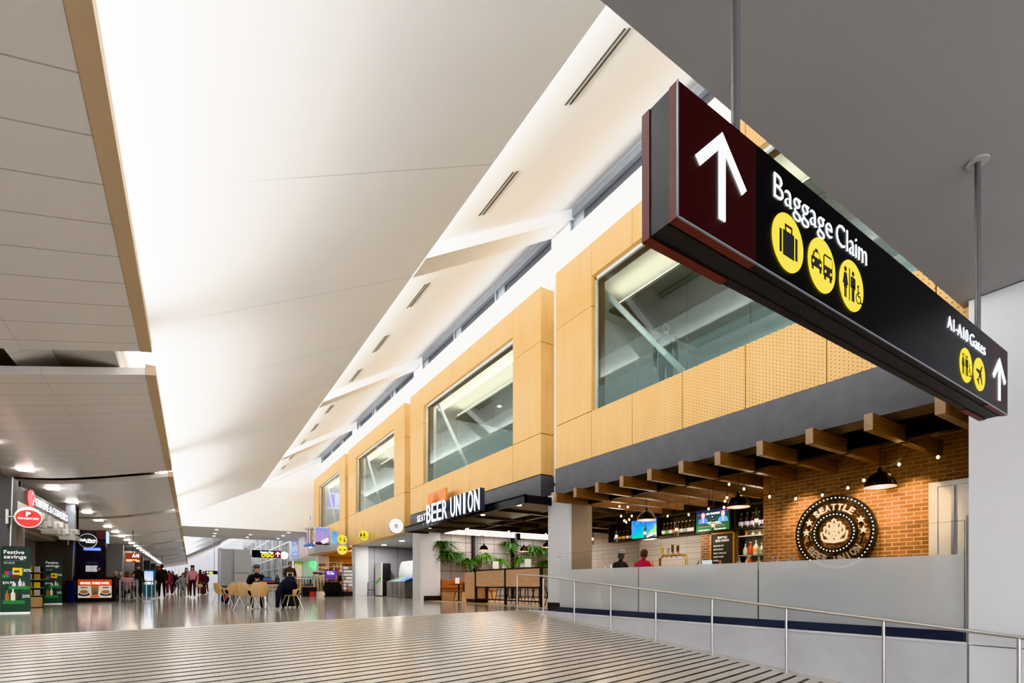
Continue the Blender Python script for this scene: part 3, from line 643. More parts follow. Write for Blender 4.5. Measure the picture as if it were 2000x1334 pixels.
def person(label, loc, rz, pose='stand', top=(.05, .05, .06), legs=(.03, .035, .05), shoes=(.02, .02, .02), skin=None, hair=(.03, .02, .015), long=False, hat=None, k=1., stout=1., group=None):
    vs, fs, lab, hd = person_mesh(pose, stout); skin = skin or SKIN
    r = thing('person', label, 'person', loc, rz, group); r.scale = (k, k, k); m = B(); cm = lambda n, c: mat('cloth %s %.3f %.3f %.3f' % (n, *c), c, .85, var=.12, scale=14.)
    mm = {'t': cm('top', top), 'l': cm('legs', legs), 'f': cm('shoes', shoes), 's': skin}
    for l in 'tlfs':
        m.mat(mm[l]); sel = [f for f, q in zip(fs, lab) if q == l]; m.add(vs, sel, True)
    h = hd + Vector((0, -.02, .09)); m.mat(skin); m.ball(h, (.074, .092, .115), 16, 12)
    m.ball(h + Vector((0, -.094, -.012)), (.012, .018, .02), 8, 6)
    for s in (-1, 1): m.ball(h + Vector((s * .075, .005, -.005)), (.012, .02, .03), 8, 6)
    m.mat(M_BLACK)
    for s in (-1, 1): m.ball(h + Vector((s * .03, -.083, .012)), (.011, .008, .007), 8, 6)
    m.mat(mat('lips', (.35, .12, .1), .5)); m.ball(h + Vector((0, -.083, -.052)), (.022, .008, .007), 8, 6)
    # weld coincident body vertices of the colour groups
    o = m.build('body', None, r, local=True); bm = bmesh.new(); bm.from_mesh(o.data); bmesh.ops.remove_doubles(bm, verts=bm.verts, dist=1e-5); bm.to_mesh(o.data); bm.free()
    hm = B(); n = 16; hs = []
    for i in range(8):
        a = PI * .5 * i / 7
        for j in range(n):
            th = 2 * PI * j / n; fx = math.sin(th); drop = (-.02 if fx < -.3 else -.10) - ((.30 if fx > -.35 else 0) if long else 0)
            rr = 1.0 if i else 1.0; hs.append((h.x + .084 * math.cos(a) * math.cos(th) * (1.15 if long and i == 0 else 1), h.y + .012 + .102 * math.cos(a) * math.sin(th), h.z + .02 + .112 * math.sin(a) + (drop if i == 0 else 0)))
    hm.add(hs, [(i * n + j, i * n + (j + 1) % n, (i + 1) * n + (j + 1) % n, (i + 1) * n + j) for i in range(7) for j in range(n)], True)
    hm.build('hair', mat('hair %.3f %.3f' % hair[:2], hair, .6, var=.2, scale=30), r, local=True)
    if hat:
        c = B(); c.lathe([(.15 if hat[0] == 'brim' else .102, .045), (.10, .05), (.098, .10), (.08, .14), (0, .15)], (h.x, h.y + .01, h.z), 18)
        if hat[0] == 'cap': c.box(h.x - .07, h.x + .07, h.y - .19, h.y - .08, h.z + .05, h.z + .062)
        c.build('hat', cm('hat', hat[1]), r, local=True)
    return r
# ================================================================ the big hanging direction sign
YS = 1.342; X0, X1, Z0, Z1 = 1.66, 6.05, 2.225, 2.78; YB = YS + .19
t = thing('direction_sign', 'large black and maroon hanging direction sign in front of the camera reading Baggage Claim', 'sign', ((X0 + X1) / 2, 1.436, Z0))
b = B(); b.box(X0 + .004, X1 - .004, YS + .004, YB - .004, Z0 + .004, Z1); b.build('housing', M_SBODY, t)
b = B(); b.box(X0 + .01, X1 - .01, YS + .05, YS + .052, Z0 - .001, Z0 + .01); b.box(X0 + .01, X1 - .01, YB - .052, YB - .05, Z0 - .001, Z0 + .01); b.build('seam', M_BLACK, t)
for (a, e, nm, mm) in ((X0, 2.213, 'arrow_panel', M_REDBROWN), (2.213, 5.555, 'text_panel', M_SBLACK), (5.555, X1, 'arrow_panel', M_REDBROWN)):
    b = B(); b.box(a, e, YS, YS + .004, Z0, Z1); pn = b.build(nm, mm, t)
    if nm == 'arrow_panel':
        b = B(); e2 = e; w = .042
        b.box(a, e2, YS + .001, YS + w, Z0 - .002, Z0 + .004); b.box(a, e2, YB - w, YB, Z0 - .002, Z0 + .004)
        xe = (a - .001, a + .003) if a == X0 else (e - .003, e + .001)
        b.box(*xe, YS + .001, YS + w, Z0 - .002, Z1); b.box(*xe, YB - w, YB, Z0 - .002, Z1); b.build('edge_strip', M_REDEDGE, pn)
b = B(); b.box(X0, X1, YS - .004, YS + .003, Z0 - .004, Z0 + .003); b.box(X0 - .003, X0 + .003, YS - .004, YS + .003, Z0, Z1); b.build('edge_bead', mat('grey bead', (.30, .32, .36), .3, .5), t)
f = f_front(0, YS - .001, 0)
for (x, z, h) in ((1.95, 2.323, .382), (5.813, 2.307, .36)): b = B(); arrow(b, f, x, z, h); b.build('arrow', M_WLIT, t)
for s_, x_, w_ in (('Baggage', 2.3585, .565), ('Claim', 2.970, .363)): b = B(); b.text(s_, f, .129, w_, x_, 2.599, 'L', .003, -.016); b.build('lettering', M_WLIT, t)
for s_, x_, w_ in (('A1-A10', 4.618, .425), ('Gates', 5.085, .362)): b = B(); b.text(s_, f, .10, w_, x_, 2.597, 'L', .003, -.016); b.build('lettering', M_WLIT, t)
roundel(t, f, 2.481, 2.418, .140, pict_case); roundel(t, f, 2.812, 2.42, .140, pict_car, pict_car_light); roundel(t, f, 3.143, 2.42, .140, pict_wc)
roundel(t, f, 4.993, 2.41, .130, pict_wc); roundel(t, f, 5.30, 2.41, .130, pict_plane)
for x in (2.197, 5.64):
    b = B(); b.cyl((x, 1.436, Z1 - .01), (x, 1.436, 4.34), .021, n=16); o = b.build('pole', mat('grey pole', (.20, .20, .205), .4, .5), t)
    b = B(); b.cyl((x, 1.436, 4.325), (x, 1.436, 4.341), .075, n=24); b.build('ceiling_plate', mat('pale plate', (.42, .41, .40), .5), o)

# ================================================================ handrail on the ramp
py = [11.97, 11.04, 9.72, 8.42, 7.10, 5.77, 4.40, 3.05, 1.70, .4]; px_ = [7.86] + [8.1] * 9
t = thing('handrail', 'brushed steel tube handrail following the ramp beside the glass barrier', 'railing', (8.1, 6, -.4))
pts = [(px_[0], py[0], .97), (px_[0], py[0], 1.0), (7.875, py[0] - .03, 1.018), (7.93, 11.6, 1.0), (8.09, 11.04, .965)] + [(8.1, y, rz_(8.1, y) + 1.04) for y in py[2:]]
b = B(); b.tube(pts, .024, 12); b.build('rail', M_STEEL, t)
for i, (x, y) in enumerate(zip(px_, py)):
    z = rz_(x, y) if i else 0; b = B(); b.cyl((x, y, z - .01), (x, y, z + (.985 if i < 2 else 1.03)), .021, n=12); o = b.build('post', M_STEEL, t)
    b = B(); b.cyl((x, y, z - .005), (x, y, z + .008), .04, n=16); b.build('foot_collar', M_STEEL, o)

# ================================================================ glass barrier
XG = 8.36; ZG = 1.555; ZF = 1.125
t = thing('glass_barrier', 'frosted glass barrier on a navy kick plate fronting the bar', 'barrier', (XG, 6.4, 0))
b = B(); b.box(8.315, 8.40, 2.25, 10.72, 0, .13); b.build('kick_plate', M_NAVY, t)
ye = [2.25, 5.03, 7.82, 10.65]
for i in range(3):
    a, e = ye[i] + .006, ye[i + 1] - .006
    b = B(); b.quad((XG, a, .13), (XG, e, .13), (XG, e, ZG), (XG, a, ZG)); p = b.build('glass_panel', M_GLASS, t)
    b = B(); b.quad((XG + .006, a, .13), (XG + .006, e, .13), (XG + .006, e, ZF), (XG + .006, a, ZF)); b.build('frosted_film', M_FROST, p)
    b = B(); b.box(XG - .004, XG + .004, a, e, ZG - .002, ZG + .004); b.box(XG - .004, XG + .008, a - .002, a + .004, .13, ZG); b.build('polished_edge', glass('glass edge', (.45, .62, .58), 1., .25, (.4, .55, .5)), p)
b = B(); b.cyl((8.335, 10.66, 1.51), (8.40, 10.66, 1.51), .03, n=14); b.build('wall_clamp', M_STEEL, t)
b = B(); b.box(8.36, 8.44, 2.2, 2.245, .0, 1.62); o = b.build('end_post', M_STEEL, t)

# ================================================================ timber beams
for k in range(11):
    y = 2.465 + .82 * k
    t = thing('timber_beam', '%s dark stained timber beam from the right end under the grey bar fascia' % ORD[k], 'beam', (8.3, y, 2.96), group=None)
    b = B(); b.box(8.235, 9.35, y - .055, y + .055, 2.96, 3.20); b.build('outer_length', M_TIMBER, t, bevel=.004, seg=1)
    b = B(); b.box(8.218, 8.236, y - .055, y + .055, 2.96, 3.20); b.build('sawn_end', M_TEND, t)
    b = B(); b.box(9.48, 10.9 if y < 6.4 else 12.4, y - .055, y + .055, 2.96, 3.20); b.build('inner_length', M_TIMBER, t, bevel=.004, seg=1)
    b = B(); b.cyl((9.1, y, 3.2), (9.1, y, 3.62), .012, n=8); b.cyl((10.2, y, 3.2), (10.2, y, 3.62), .012, n=8); b.build('hanger', M_DARK, t)
t = thing('steel_beam', 'dark steel channel crossing between the two rows of timber beams', 'beam', (9.415, 6.5, 3.0))
b = B(); b.box(9.38, 9.45, 2.3, 11.2, 3.0, 3.28); b.box(9.36, 9.47, 2.3, 11.2, 3.0, 3.02); b.build('channel', M_DARK, t)
b = B(); 
for y in (3, 6.2, 9.6): b.cyl((9.415, y, 3.28), (9.415, y, 3.62), .02, n=8)
b.build('hanger', M_DARK, t)
t = thing('copper_soffit', 'polished copper coloured strip soffit behind the fascia of the bar', 'panel', (8.9, 6.5, 3.26)); b = B(); b.box(8.5, 9.35, 2.3, 11.2, 3.26, 3.30); b.build('sheet', mat('copper sheet', (.32, .17, .10), .25, .9), t); b = B(); 
for y in (3, 6.2, 9.6): b.cyl((8.95, y, 3.3), (8.95, y, 3.62), .015, n=8)
b.build('hanger', M_DARK, t)

# ================================================================ dome pendants, tube pendants, string lights
M_DOMEIN = mat('gilded dome inside', (.85, .50, .16), .35, .6, emit=.9, ecol=(1, .50, .12))
def dome(x, y, zr, D, ztop, label, group=None, power=60):
    t = thing('dome_pendant', label, 'lamp', (x, y, zr), 0, group); r = D / 2
    prof = [(r, 0), (r * .985, .02), (r * .93, .07), (r * .80, .14), (r * .60, .20), (r * .38, .235), (r * .2, .25), (r * .16, .29), (r * .10, .32), (0.012, .34)]
    b = B(); b.lathe([(p[0], p[1] * D / .475) for p in prof], (x, y, zr), 28); b.build('shade', mat('black enamel', (.018, .017, .018), .35), t)
    b = B(); b.lathe([(p[0] * .97, p[1] * D / .475 * .97 - .001) for p in prof[:7]], (x, y, zr), 28); b.build('inner_shade', M_DOMEIN, t)
    b = B(); b.ball((x, y, zr + .09), .035, 10, 8); b.build('bulb', M_WARM, t)
    b = B(); b.cyl((x, y, zr + .33 * D / .475), (x, y, ztop), .007, n=6); b.build('cord', M_BLACK, t)
    if power: plight('pendant_light', (x, y, zr + .02), power, (1, .66, .33), .06)
dome(9.9, 3.78, 2.40, .475, 3.62, 'nearest black dome pendant lamp in front of the brick wall', power=16)
dome(9.9, 6.41, 2.40, .475, 3.62, 'middle black dome pendant lamp over the bar, just left of the brick wall', power=16)
dome(9.9, 8.98, 2.40, .475, 3.62, 'farthest black dome pendant lamp over the bar, in front of the left television', power=16)
for k, y in enumerate((6.24, 7.31, 8.36, 9.4, 10.48, 11.5)):
    t = thing('tube_pendant', '%s slim glass tube pendant lamp over the bar counter, counting from the right' % ORD[k], 'lamp', (10.3, y, 1.95))
    b = B(); b.cyl((10.3, y, 1.95), (10.3, y, 2.12), .042, n=16, cap=False); b.cyl((10.3, y, 2.17), (10.3, y, 2.28), .042, n=16, cap=False); b.build('glass_tube', glass('smoky tube', (.55, .52, .45), 1.2), t)
    b = B(); b.cyl((10.3, y, 2.125), (10.3, y, 2.14), .044, n=16); b.cyl((10.3, y, 2.155), (10.3, y, 2.17), .044, n=16); b.cyl((10.3, y, 2.28), (10.3, y, 2.31), .02, n=10); b.build('band', M_BLACK, t)
    b = B(); b.cyl((10.3, y, 2.09), (10.3, y, 2.124), .034, n=12); b.cyl((10.3, y, 2.141), (10.3, y, 2.154), .036, n=12); b.build('light_ring', mat('soft warm light', (1, .85, .6), .5, emit=7., ecol=(1, .80, .5), var=0), t)
    b = B(); b.cyl((10.3, y, 2.31), (10.3, y, 3.62), .004, n=6); b.build('cord', M_BLACK, t)
def string(idx, label, pts):
    t = thing('string_light', label, 'light', pts[0]); b = B(); full = []
    for i in range(len(pts) - 1):
        a, c = Vector(pts[i]), Vector(pts[i + 1])
        for k in range(5): s = k / 5; full.append(a.lerp(c, s) - Vector((0, 0, .10 * 4 * s * (1 - s) * min(1, (c - a).length))) + Vector((0, 0, .07)))
    full.append(Vector(pts[-1]) + Vector((0, 0, .07))); b.tube(full, .006, 6)
    e = full[0]; b.cyl((e.x, e.y, e.z), (e.x, e.y, max(2.97, e.z + .05)), .005, n=6); e = full[-1]; b.cyl((e.x, e.y, e.z), (e.x, e.y, max(2.97, e.z + .05)), .005, n=6); b.build('cable', M_BLACK, t)
    for p in pts:
        b = B(); b.ball(p, (.021, .021, .028), 10, 8); o = b.build('bulb', M_WARM, t); b = B(); b.cyl((p[0], p[1], p[2] + .03), (p[0], p[1], p[2] + .075), .014, n=8); b.build('socket', M_BLACK, o)
string(0, 'string of warm bulbs looping in front of the brick wall', [tuple(at(a, c, X=10.2)) for a, c in ((1832, 893), (1788, 874), (1756, 907), (1687, 938), (1656, 953), (1606, 967), (1554, 974), (1503, 970))])
string(1, 'string of warm bulbs hanging in a cluster left of the middle dome lamp', [tuple(at(a, c, X=10.1)) for a, c in ((1453, 955), (1424, 946), (1420, 972), (1416, 979), (1414, 991), (1384, 994))])
string(2, 'string of warm bulbs in front of the dark bottle shelf between the televisions', [tuple(at(a, c, X=10.5)) for a, c in ((1345, 1005), (1304, 1008))])
string(3, 'string of warm bulbs looping near the white column at the left end of the bar', [tuple(at(a, c, X=10.)) for a, c in ((1226, 990), (1210, 989), (1213, 1008), (1219, 1017), (1223, 1020), (1229, 1015), (1234, 1008))])

# ================================================================ round marquee sign on the brick wall
XB = 10.9; CY = at(1634, 1041, X=XB).y; CZm = at(1634, 1041, X=XB).z
t = thing('marquee_sign', 'round black marquee sign with two bulb rings and a hop on the brick wall', 'sign', (XB - .06, CY, CZm - .74))
f = f_left(XB - .05, CY, CZm); R0 = .73
M_CREAM = mat('cream metal spot glow', (.86, .74, .58), .5, emit=.32); M_SILV = mat('dull steel letter', (.42, .38, .35), .4, .5); M_RING = mat('marquee ring black', (.022, .020, .019), .3, .5)  # cream parts glow slightly to paint in the spotlight falling on them
for (a, c, nm) in ((.655, .73, 'outer_ring'), (.335, .40, 'inner_ring')):
    b = B(); b.ring((0, 0), a, c, .07, f, 56); b.ring((0, 0), a - .012, a, .085, f, 56); b.ring((0, 0), c, c + .012, .085, f, 56); o = b.build(nm, M_RING, t)
    n = 58 if a > .5 else 36; rr = (a + c) / 2; bulb = None
    for i in range(n):
        an = 2 * PI * i / n; 
        if bulb is None:
            b = B(); b.ball((0, 0, 0), .0105, 8, 6); bulb = b.build('bulb', mat('white marquee bulb', (1, 1, 1), .5, emit=3.5, ecol=(1, .97, .93), var=0), o, local=True); q = bulb
        else: q = bulb.copy(); COL.objects.link(q); q.parent = o
        q.location = (f @ Vector((rr * math.cos(an), rr * math.sin(an), .078))) - ORG[o]
b = B()
for i in range(10):
    an = 2 * PI * (i + .5) / 10; stroke(b, [(.38 * math.cos(an), .38 * math.sin(an)), (.68 * math.cos(an), .68 * math.sin(an))], .014, .03, f)
b.ring((0, 0), .495, .515, .03, f, 40); b.ring((0, 0), .0, .02, -.06, f, 10); b.build('spoke_frame', M_RING, t)
def arc_text(m, s, f, r, h, a_mid, step, flip=False, depth=.03):
    n = len(s)
    for i, ch in enumerate(s):
        if ch == ' ': continue
        an = a_mid + (-(i - (n - 1) / 2) * step if not flip else (i - (n - 1) / 2) * step)
        g = f @ Matrix.Translation((r * math.cos(an), r * math.sin(an), .055)) @ Matrix.Rotation(an - PI / 2 + (PI if flip else 0), 4, 'Z')
        m.text(ch, g, h, h * (.17 if ch == 'I' else .72), 0, -h / 2, 'C', depth, .03)
b = B(); arc_text(b, 'SEATTLE', f, .515, .125, PI / 2, .225); b.build('lettering', M_CREAM, t)
b = B(); arc_text(b, 'BEER UNION', f, .53, .135, -PI / 2, .205, True); b.build('lettering', M_SILV, t)
for (an) in (.42, .02, PI - .48, PI - .08):
    b = B(); cx, cy = .525 * math.cos(an), .525 * math.sin(an); b.poly([(cx + (.075 if i % 2 == 0 else .03) * math.sin(i * PI / 5), cy + (.075 if i % 2 == 0 else .03) * math.cos(i * PI / 5)) for i in range(10)], .03, f @ Matrix.Translation((0, 0, .055))); b.build('star', M_CREAM, t)
def hop(m, f, k, d, w=.05):
    def petal(cx, cy, s, rot=0.):
        pts = []
        for i in range(13):
            a = -PI / 2 + 2 * PI * i / 12; x = s * .55 * math.cos(a) * (1 if math.sin(a) < .3 else .75); y = s * .8 * math.sin(a) * (1.25 if math.sin(a) > .8 else 1); pts.append((x * math.cos(rot) - y * math.sin(rot) + cx, x * math.sin(rot) + y * math.cos(rot) + cy))
        stroke(m, [(p[0] * k, p[1] * k) for p in pts[:-1]], w * k, d, f, True)
    petal(0, .62, .42); petal(-.3, .42, .4, .25); petal(.3, .42, .4, -.25); petal(0, .22, .45); petal(-.48, .08, .45, .35); petal(.48, .08, .45, -.35); petal(-.27, -.1, .45, .15); petal(.27, -.1, .45, -.15); petal(0, -.25, .45)
    petal(-.62, -.32, .48, .6); petal(.62, -.32, .48, -.6)
    m.poly([(-.85 * k, -.5 * k), (-.5 * k, -.72 * k), (0, -.8 * k), (.5 * k, -.72 * k), (.85 * k, -.5 * k), (.4 * k, -.52 * k), (0, -.6 * k), (-.4 * k, -.52 * k)], d, f)
b = B(); hop(b, f @ Matrix.Translation((0, .0, .04)), .26, .03, .10); b.build('hop_emblem', M_CREAM, t)
b = B(); b.cyl((XB - .06, CY - .5, CZm + .4), (XB, CY - .5, CZm + .4), .01, n=6); b.cyl((XB - .06, CY + .5, CZm + .4), (XB, CY + .5, CZm + .4), .01, n=6); b.cyl((XB - .06, CY - .5, CZm - .4), (XB, CY - .5, CZm - .4), .01, n=6); b.build('standoff', M_RING, t)
for y in (CY + .62, CY - .55, CY - 1.25): 
    l = bpy.data.lights.new('wall_spot', 'SPOT'); l.energy = 190; l.color = (1, .66, .30); l.spot_size = 1.0; l.spot_blend = .8; l.shadow_soft_size = .04
    o = bpy.data.objects.new('wall_spot', l); COL.objects.link(o); o.location = (10.15, y, 3.15); d = Vector((.75, -.05, -1.35)).normalized(); o.rotation_euler = d.to_track_quat('-Z', 'Y').to_euler()
# steel door in the brick wall
r = sroot('door_1', (10.85, 2.6, 0)); b = B(); b.box(10.84, 10.9, .9, 3.30, 0, 2.42); b.build('door_leaf', mat('stainless sheet', (.74, .76, .80), .35, .45, var=.05, scale=1.2, bump=.15), r)
b = B(); b.box(10.82, 10.9, 3.28, 3.40, 0, 2.50); b.box(10.82, 10.9, .9, 3.28, 2.42, 2.50); b.build('door_frame', mat('stainless frame', (.70, .71, .75), .4, .4), r)
b = B(); b.box(10.80, 10.835, 3.05, 3.09, .2, 2.4); b.build('hinge', M_STEEL, r)
# ================================================================ back bar: hanging shelf, televisions, bottles
XS = 12.5
t = thing('hanging_shelf', 'long black open shelf hanging above the back bar with televisions in it', 'shelf', (XS, 9.3, 2.2))
ya, yb_, zb, zt = 6.6, 13.1, 2.22, 2.85
b = B(); b.box(XS, XS + .4, ya, yb_, zb, zb + .05); b.build('board', M_DARK, t); b = B(); b.box(XS, XS + .4, ya, yb_, zt, zt + .05); b.build('board', M_DARK, t)
for y in (ya, 7.3, 8.2, 9.5, 10.87, 11.98, 13.1): b = B(); b.box(XS, XS + .4, y - .02, y + .02, zb, zt); b.build('upright', M_DARK, t)
b = B(); b.box(XS + .38, XS + .4, ya, yb_, zb, zt); b.build('back_panel', M_BLACK, t)
b = B(); 
for y in (ya + .2, 9., yb_ - .2): b.cyl((XS + .2, y, zt), (XS + .2, y, 3.62), .02, n=8)
b.build('hanger', M_DARK, t)
bp = [(.0, 0), (.058, 0), (.06, .02), (.06, .15), (.045, .20), (.018, .235), (.016, .29), (.02, .295), (.02, .305), (0, .306)]
def bottle(label, x, y, z, h, col, capc, labc, cat='bottle', group=None, name='bottle', fat=1.):
    t = thing(name, label, cat, (x, y, z), 0, group); k = h / .306
    b = B(); b.lathe([(p[0] * k * fat, p[1] * k) for p in bp], (x, y, z), 14); b.build('glass_body', mat('bottle %.2f %.2f %.2f' % col, col, .12, var=0), t)
    b = B(); b.lathe([(.0605 * k * fat, .05 * k), (.0612 * k * fat, .055 * k), (.0612 * k * fat, .125 * k), (.0605 * k * fat, .13 * k)], (x, y, z), 14); b.build('paper_label', mat('label %.2f %.2f %.2f' % labc, labc, .6, emit=.12), t)
    b = B(); b.cyl((x, y, z + .285 * k), (x, y, z + .312 * k), .021 * k, n=10); b.build('cap', mat('cap %.2f %.2f %.2f' % capc, capc, .5, emit=.15), t)
    return t
cols = [(.75, .72, .7), (.12, .35, .1), (.7, .7, .72), (.45, .22, .05), (.55, .3, .1), (.6, .58, .55), (.25, .3, .32), (.7, .7, .7)]
i = 0
for k in range(9):
    y = 10.75 - .14 * k
    bottle('dark growler bottle on the hanging shelf between the televisions, %s from the left' % ORD[k], XS + .16, y, zb + .052, .40, (.02, .015, .01), (.55, .45, .38), cols[k % 8], fat=1.05)
for k in range(5): bottle('dark growler bottle at the left end of the hanging shelf, %s from the left' % ORD[k], XS + .16, 12.9 - .19 * k, zb + .052, .33, (.02, .015, .01), (.1, .1, .1), cols[(k + 2) % 8])
for k in range(5): bottle('dark growler bottle at the right end of the hanging shelf, %s from the left' % ORD[k], XS + .16, 8.1 - .17 * k, zb + .052, .40, (.02, .015, .02), (.08, .08, .1), (.35, .33, .45))
def tv(y, label, kind):
    t = thing('television', label, 'television', (XS - .04, y, 2.25)); f = f_left(XS - .045, y, 2.56)
    b = B(); b.box(XS - .045, XS + .001, y - .555, y + .555, 2.25, 2.88); b.build('casing', M_BLACK, t, bevel=.006)
    b = B(); b.rect(-.53, .53, -.295, .30, .003, f); s = b.build('screen', photo('screen ' + kind, *((((0., .08, .55), (0, .32, .26), [(1, .50, (.0, .22, .75)), (1, .56, (.10, .45, .06)), (1, .60, (.65, .75, .8)), (1, .635, (0, .02, .10))], .75, 9.) if kind == 'game' else ((.01, .015, .06), (.015, .10, .03), [(1, .72, (.01, .02, .10))], 1.0, 2.)))), t)
    if kind == 'talk':
        W = mat('screen white', (1, 1, 1), .5, emit=1.3, var=0); b = B(); b.text('NFL PRIMETIME', f, .05, .44, .02, .17, 'C', .005, .02); b.text('6', f, .05, None, .0, .08, 'C', .005); b.rect(-.17, -.05, -.075, -.045, .005, f); b.rect(-.02, .25, -.075, -.045, .005, f); b.rect(-.1, .3, -.115, -.10, .005, f); b.rect(-.45, -.1, -.27, -.25, .005, f); b.rect(.05, .42, -.27, -.25, .005, f); b.build('caption', W, s)
        b = B(); b.rect(-.47, .40, -.17, -.16, .005, f); b.rect(-.5, -.22, .19, .2, .005, f); b.rect(.25, .5, .23, .24, .005, f); b.build('red_line', mat('screen red', (.9, .05, .15), .5, emit=1., var=0), s)
        for x, c in ((-.3, (.12, .2, .85)), (.34, (.1, .35, .8))):
            b = B(); b.poly([(x - .16, -.06), (x - .13, .05), (x - .05, .09), (x + .05, .09), (x + .13, .05), (x + .16, -.06)], .005, f); b.build('suit_figure', mat('screen suit %.2f' % c[0], c, .5, emit=.8, var=0), s)
            b = B(); b.disc((x, .16), .06, .006, f, 16, .08); b.rect(x - .02, x + .02, -.05, .1, .006, f); b.build('pale_head', mat('screen face', (.7, .6, .62), .5, emit=.7, var=0), s)
    return t
tv(11.42, 'television on the hanging shelf showing a green and blue sports field', 'game'); tv(8.86, 'television on the hanging shelf showing a talk programme with two men in suits', 'talk')
# brick panel with menu board
b = B(); b.box(XS + .15, XS + .4, 8.15, 9.38, 0, 2.2); struct('wall_right', b, M_BRICK)
t = thing('menu_board', 'black menu board in an orange wood frame on the narrow brick panel', 'sign', (XS + .1, 8.66, 1.0)); f = f_left(XS + .12, 8.66, 1.6)
b = B(); b.box(XS + .12, XS + .15, 8.32, 9.0, 1.0, 2.17); b.build('board', mat('menu black', (.02, .02, .022), .6, emit=.02), t)
b = B(); 
for q in ((8.28, 8.32, .96, 2.21), (9.0, 9.04, .96, 2.21), (8.28, 9.04, 2.17, 2.21)): b.box(XS + .1, XS + .16, *q)
b.build('frame', wood('orange frame', (.45, .20, .06), (.55, .27, .09)), t)
M_CHALK = mat('chalk white', (.9, .87, .8), .6, emit=.45, var=0)
b = B(); b.text('SEATTLE', f, .06, .30, 0, .44, 'C', .003, .02); b.text('BEER UNION', f, .06, .42, 0, .35, 'C', .003, .02); b.build('heading', M_CHALK, t)
b = B(); 
for k, s in enumerate(('DARK BEER HOP', 'NEW ROOM IPA', 'PALE E  PALE ALE', 'HOUR UP LAGER', 'PORTER')): b.text(s, f, .035, .025 * len(s), -.28, .22 - .105 * k, 'L', .003)
b.build('beer_list', M_CHALK, t)
# shelves of spirits between the menu and the brick wall
t = thing('spirit_shelves', 'two lit steel shelves for spirits between the menu board and the brick wall', 'shelf', (XS + .2, 7.4, 1.0))
for z in (1.50, 2.02): b = B(); b.box(XS, XS + .35, 6.7, 8.1, z, z + .03); b.build('shelf_board', M_STEEL, t)
b = B(); b.box(XS + .34, XS + .38, 6.6, 8.12, .9, 2.2); b.build('back_panel', M_GREY, t); 
for y in (6.62, 8.1): b = B(); b.box(XS + .05, XS + .32, y, y + .03, 0, 2.2); b.build('side_panel', M_DARK, t)
bc = [(.75, .7, .62), (.6, .1, .05), (.7, .72, .7), (.65, .62, .5), (.5, .08, .04), (.7, .35, .08), (.2, .3, .15), (.6, .2, .08)]
for k in range(8): bottle('spirit bottle on the lower lit shelf beside the brick wall, %s from the left' % ORD[k], XS + .15, 7.98 - .155 * k, 1.53, .30 + .04 * (k % 3), bc[k], (.7, .6, .3), bc[(k + 3) % 8])
for k in range(6): bottle('spirit bottle on the upper lit shelf beside the brick wall, %s from the left' % ORD[k], XS + .15, 7.95 - .19 * k, 2.05, .13 + .02 * (k % 2), bc[(k + 5) % 8], (.1, .1, .1), bc[(k + 1) % 8], fat=1.3)
plight('shelf_light', (XS - .3, 7.4, 2.3), 14, (1, .85, .6), .1); plight('bar_fill', (12.2, 9.4, 2.1), 12, (1, .82, .6), .2); plight('bar_fill', (12.9, 11.6, 2.0), 30, (1, .90, .8), .2); plight('bar_fill', (11.4, 11.6, 2.6), 26, (1, .82, .62), .2)  # bar point lamps are unseen fill, added to brighten the back wall
alight('bar_ceiling_light', (12.0, 9., 3.5), 3, 5, 60, (1, .78, .55))
# bar counter and what stands on it
t = thing('bar_counter', 'long bar counter behind the frosted glass', 'counter', (10.2, 7.6, 0)); b = B(); b.box(9.85, 10.45, 3.6, 11.2, .98, 1.04); b.build('counter_top', mat('dark stone top', (.05, .05, .055), .2), t, bevel=.008); b = B(); b.box(10.05, 10.4, 3.7, 11.1, 0, .98); b.build('counter_base', M_DARK, t)
zc = 1.04
t = thing('tap_tower', 'brass arched beer tap tower on the bar counter', 'beer tap', (10.1, 8.3, zc))
b = B(); b.tube([(10.1, 8.72, zc), (10.1, 8.72, zc + .34)] + [(10.1, 8.66 - .06 + .06 * math.cos(a), zc + .34 + .09 * math.sin(a)) for a in (PI / 4, PI / 2)] + [(10.1, 8.05, zc + .43)] + [(10.1, 8.0 - .1 * math.sin(a), zc + .33 + .1 * math.cos(a)) for a in (PI / 4, PI / 2)] + [(10.1, 7.9, zc)], .032, 12); b.build('arch', M_BRASS, t)
for k, (y, c, h) in enumerate(((8.6, (.7, .45, .02), .22), (8.42, (.5, .48, .42), .2), (8.28, (.15, .07, .03), .3), (8.12, (.12, .05, .02), .26))):
    b = B(); b.cyl((10.1, y, zc + .43), (10.06, y, zc + .5), .012, n=8); b.box(10.04, 10.07, y - .03, y + .03, zc + .5, zc + .5 + h * .6); o = b.build('tap_handle', mat('tap %d' % k, c, .5), t)
    b = B(); b.cyl((10.06, y, zc + .41), (10.0, y, zc + .36), .012, n=8); b.build('spout', M_CHROME, o)
items = [(10.9, .16, (.4, .5, .6)), (10.7, .2, (.6, .6, .6)), (9.75, .14, (.7, .68, .6)), (9.1, .18, (.5, .5, .55)), (8.95, .22, (.8, .15, .03)), (7.6, .2, (.1, .08, .12)), (7.45, .18, (.6, .62, .66)), (7.3, .16, (.3, .2, .15)), (7.05, .16, (.7, .1, .05)), (6.9, .15, (.5, .35, .2)), (6.5, .2, (.25, .28, .3)), (6.35, .24, (.5, .32, .1)), (6.2, .22, (.55, .08, .05)), (6.05, .2, (.55, .5, .2)), (5.8, .18, (.3, .3, .35)), (5.6, .18, (.4, .4, .4)), (5.4, .2, (.3, .32, .35))]
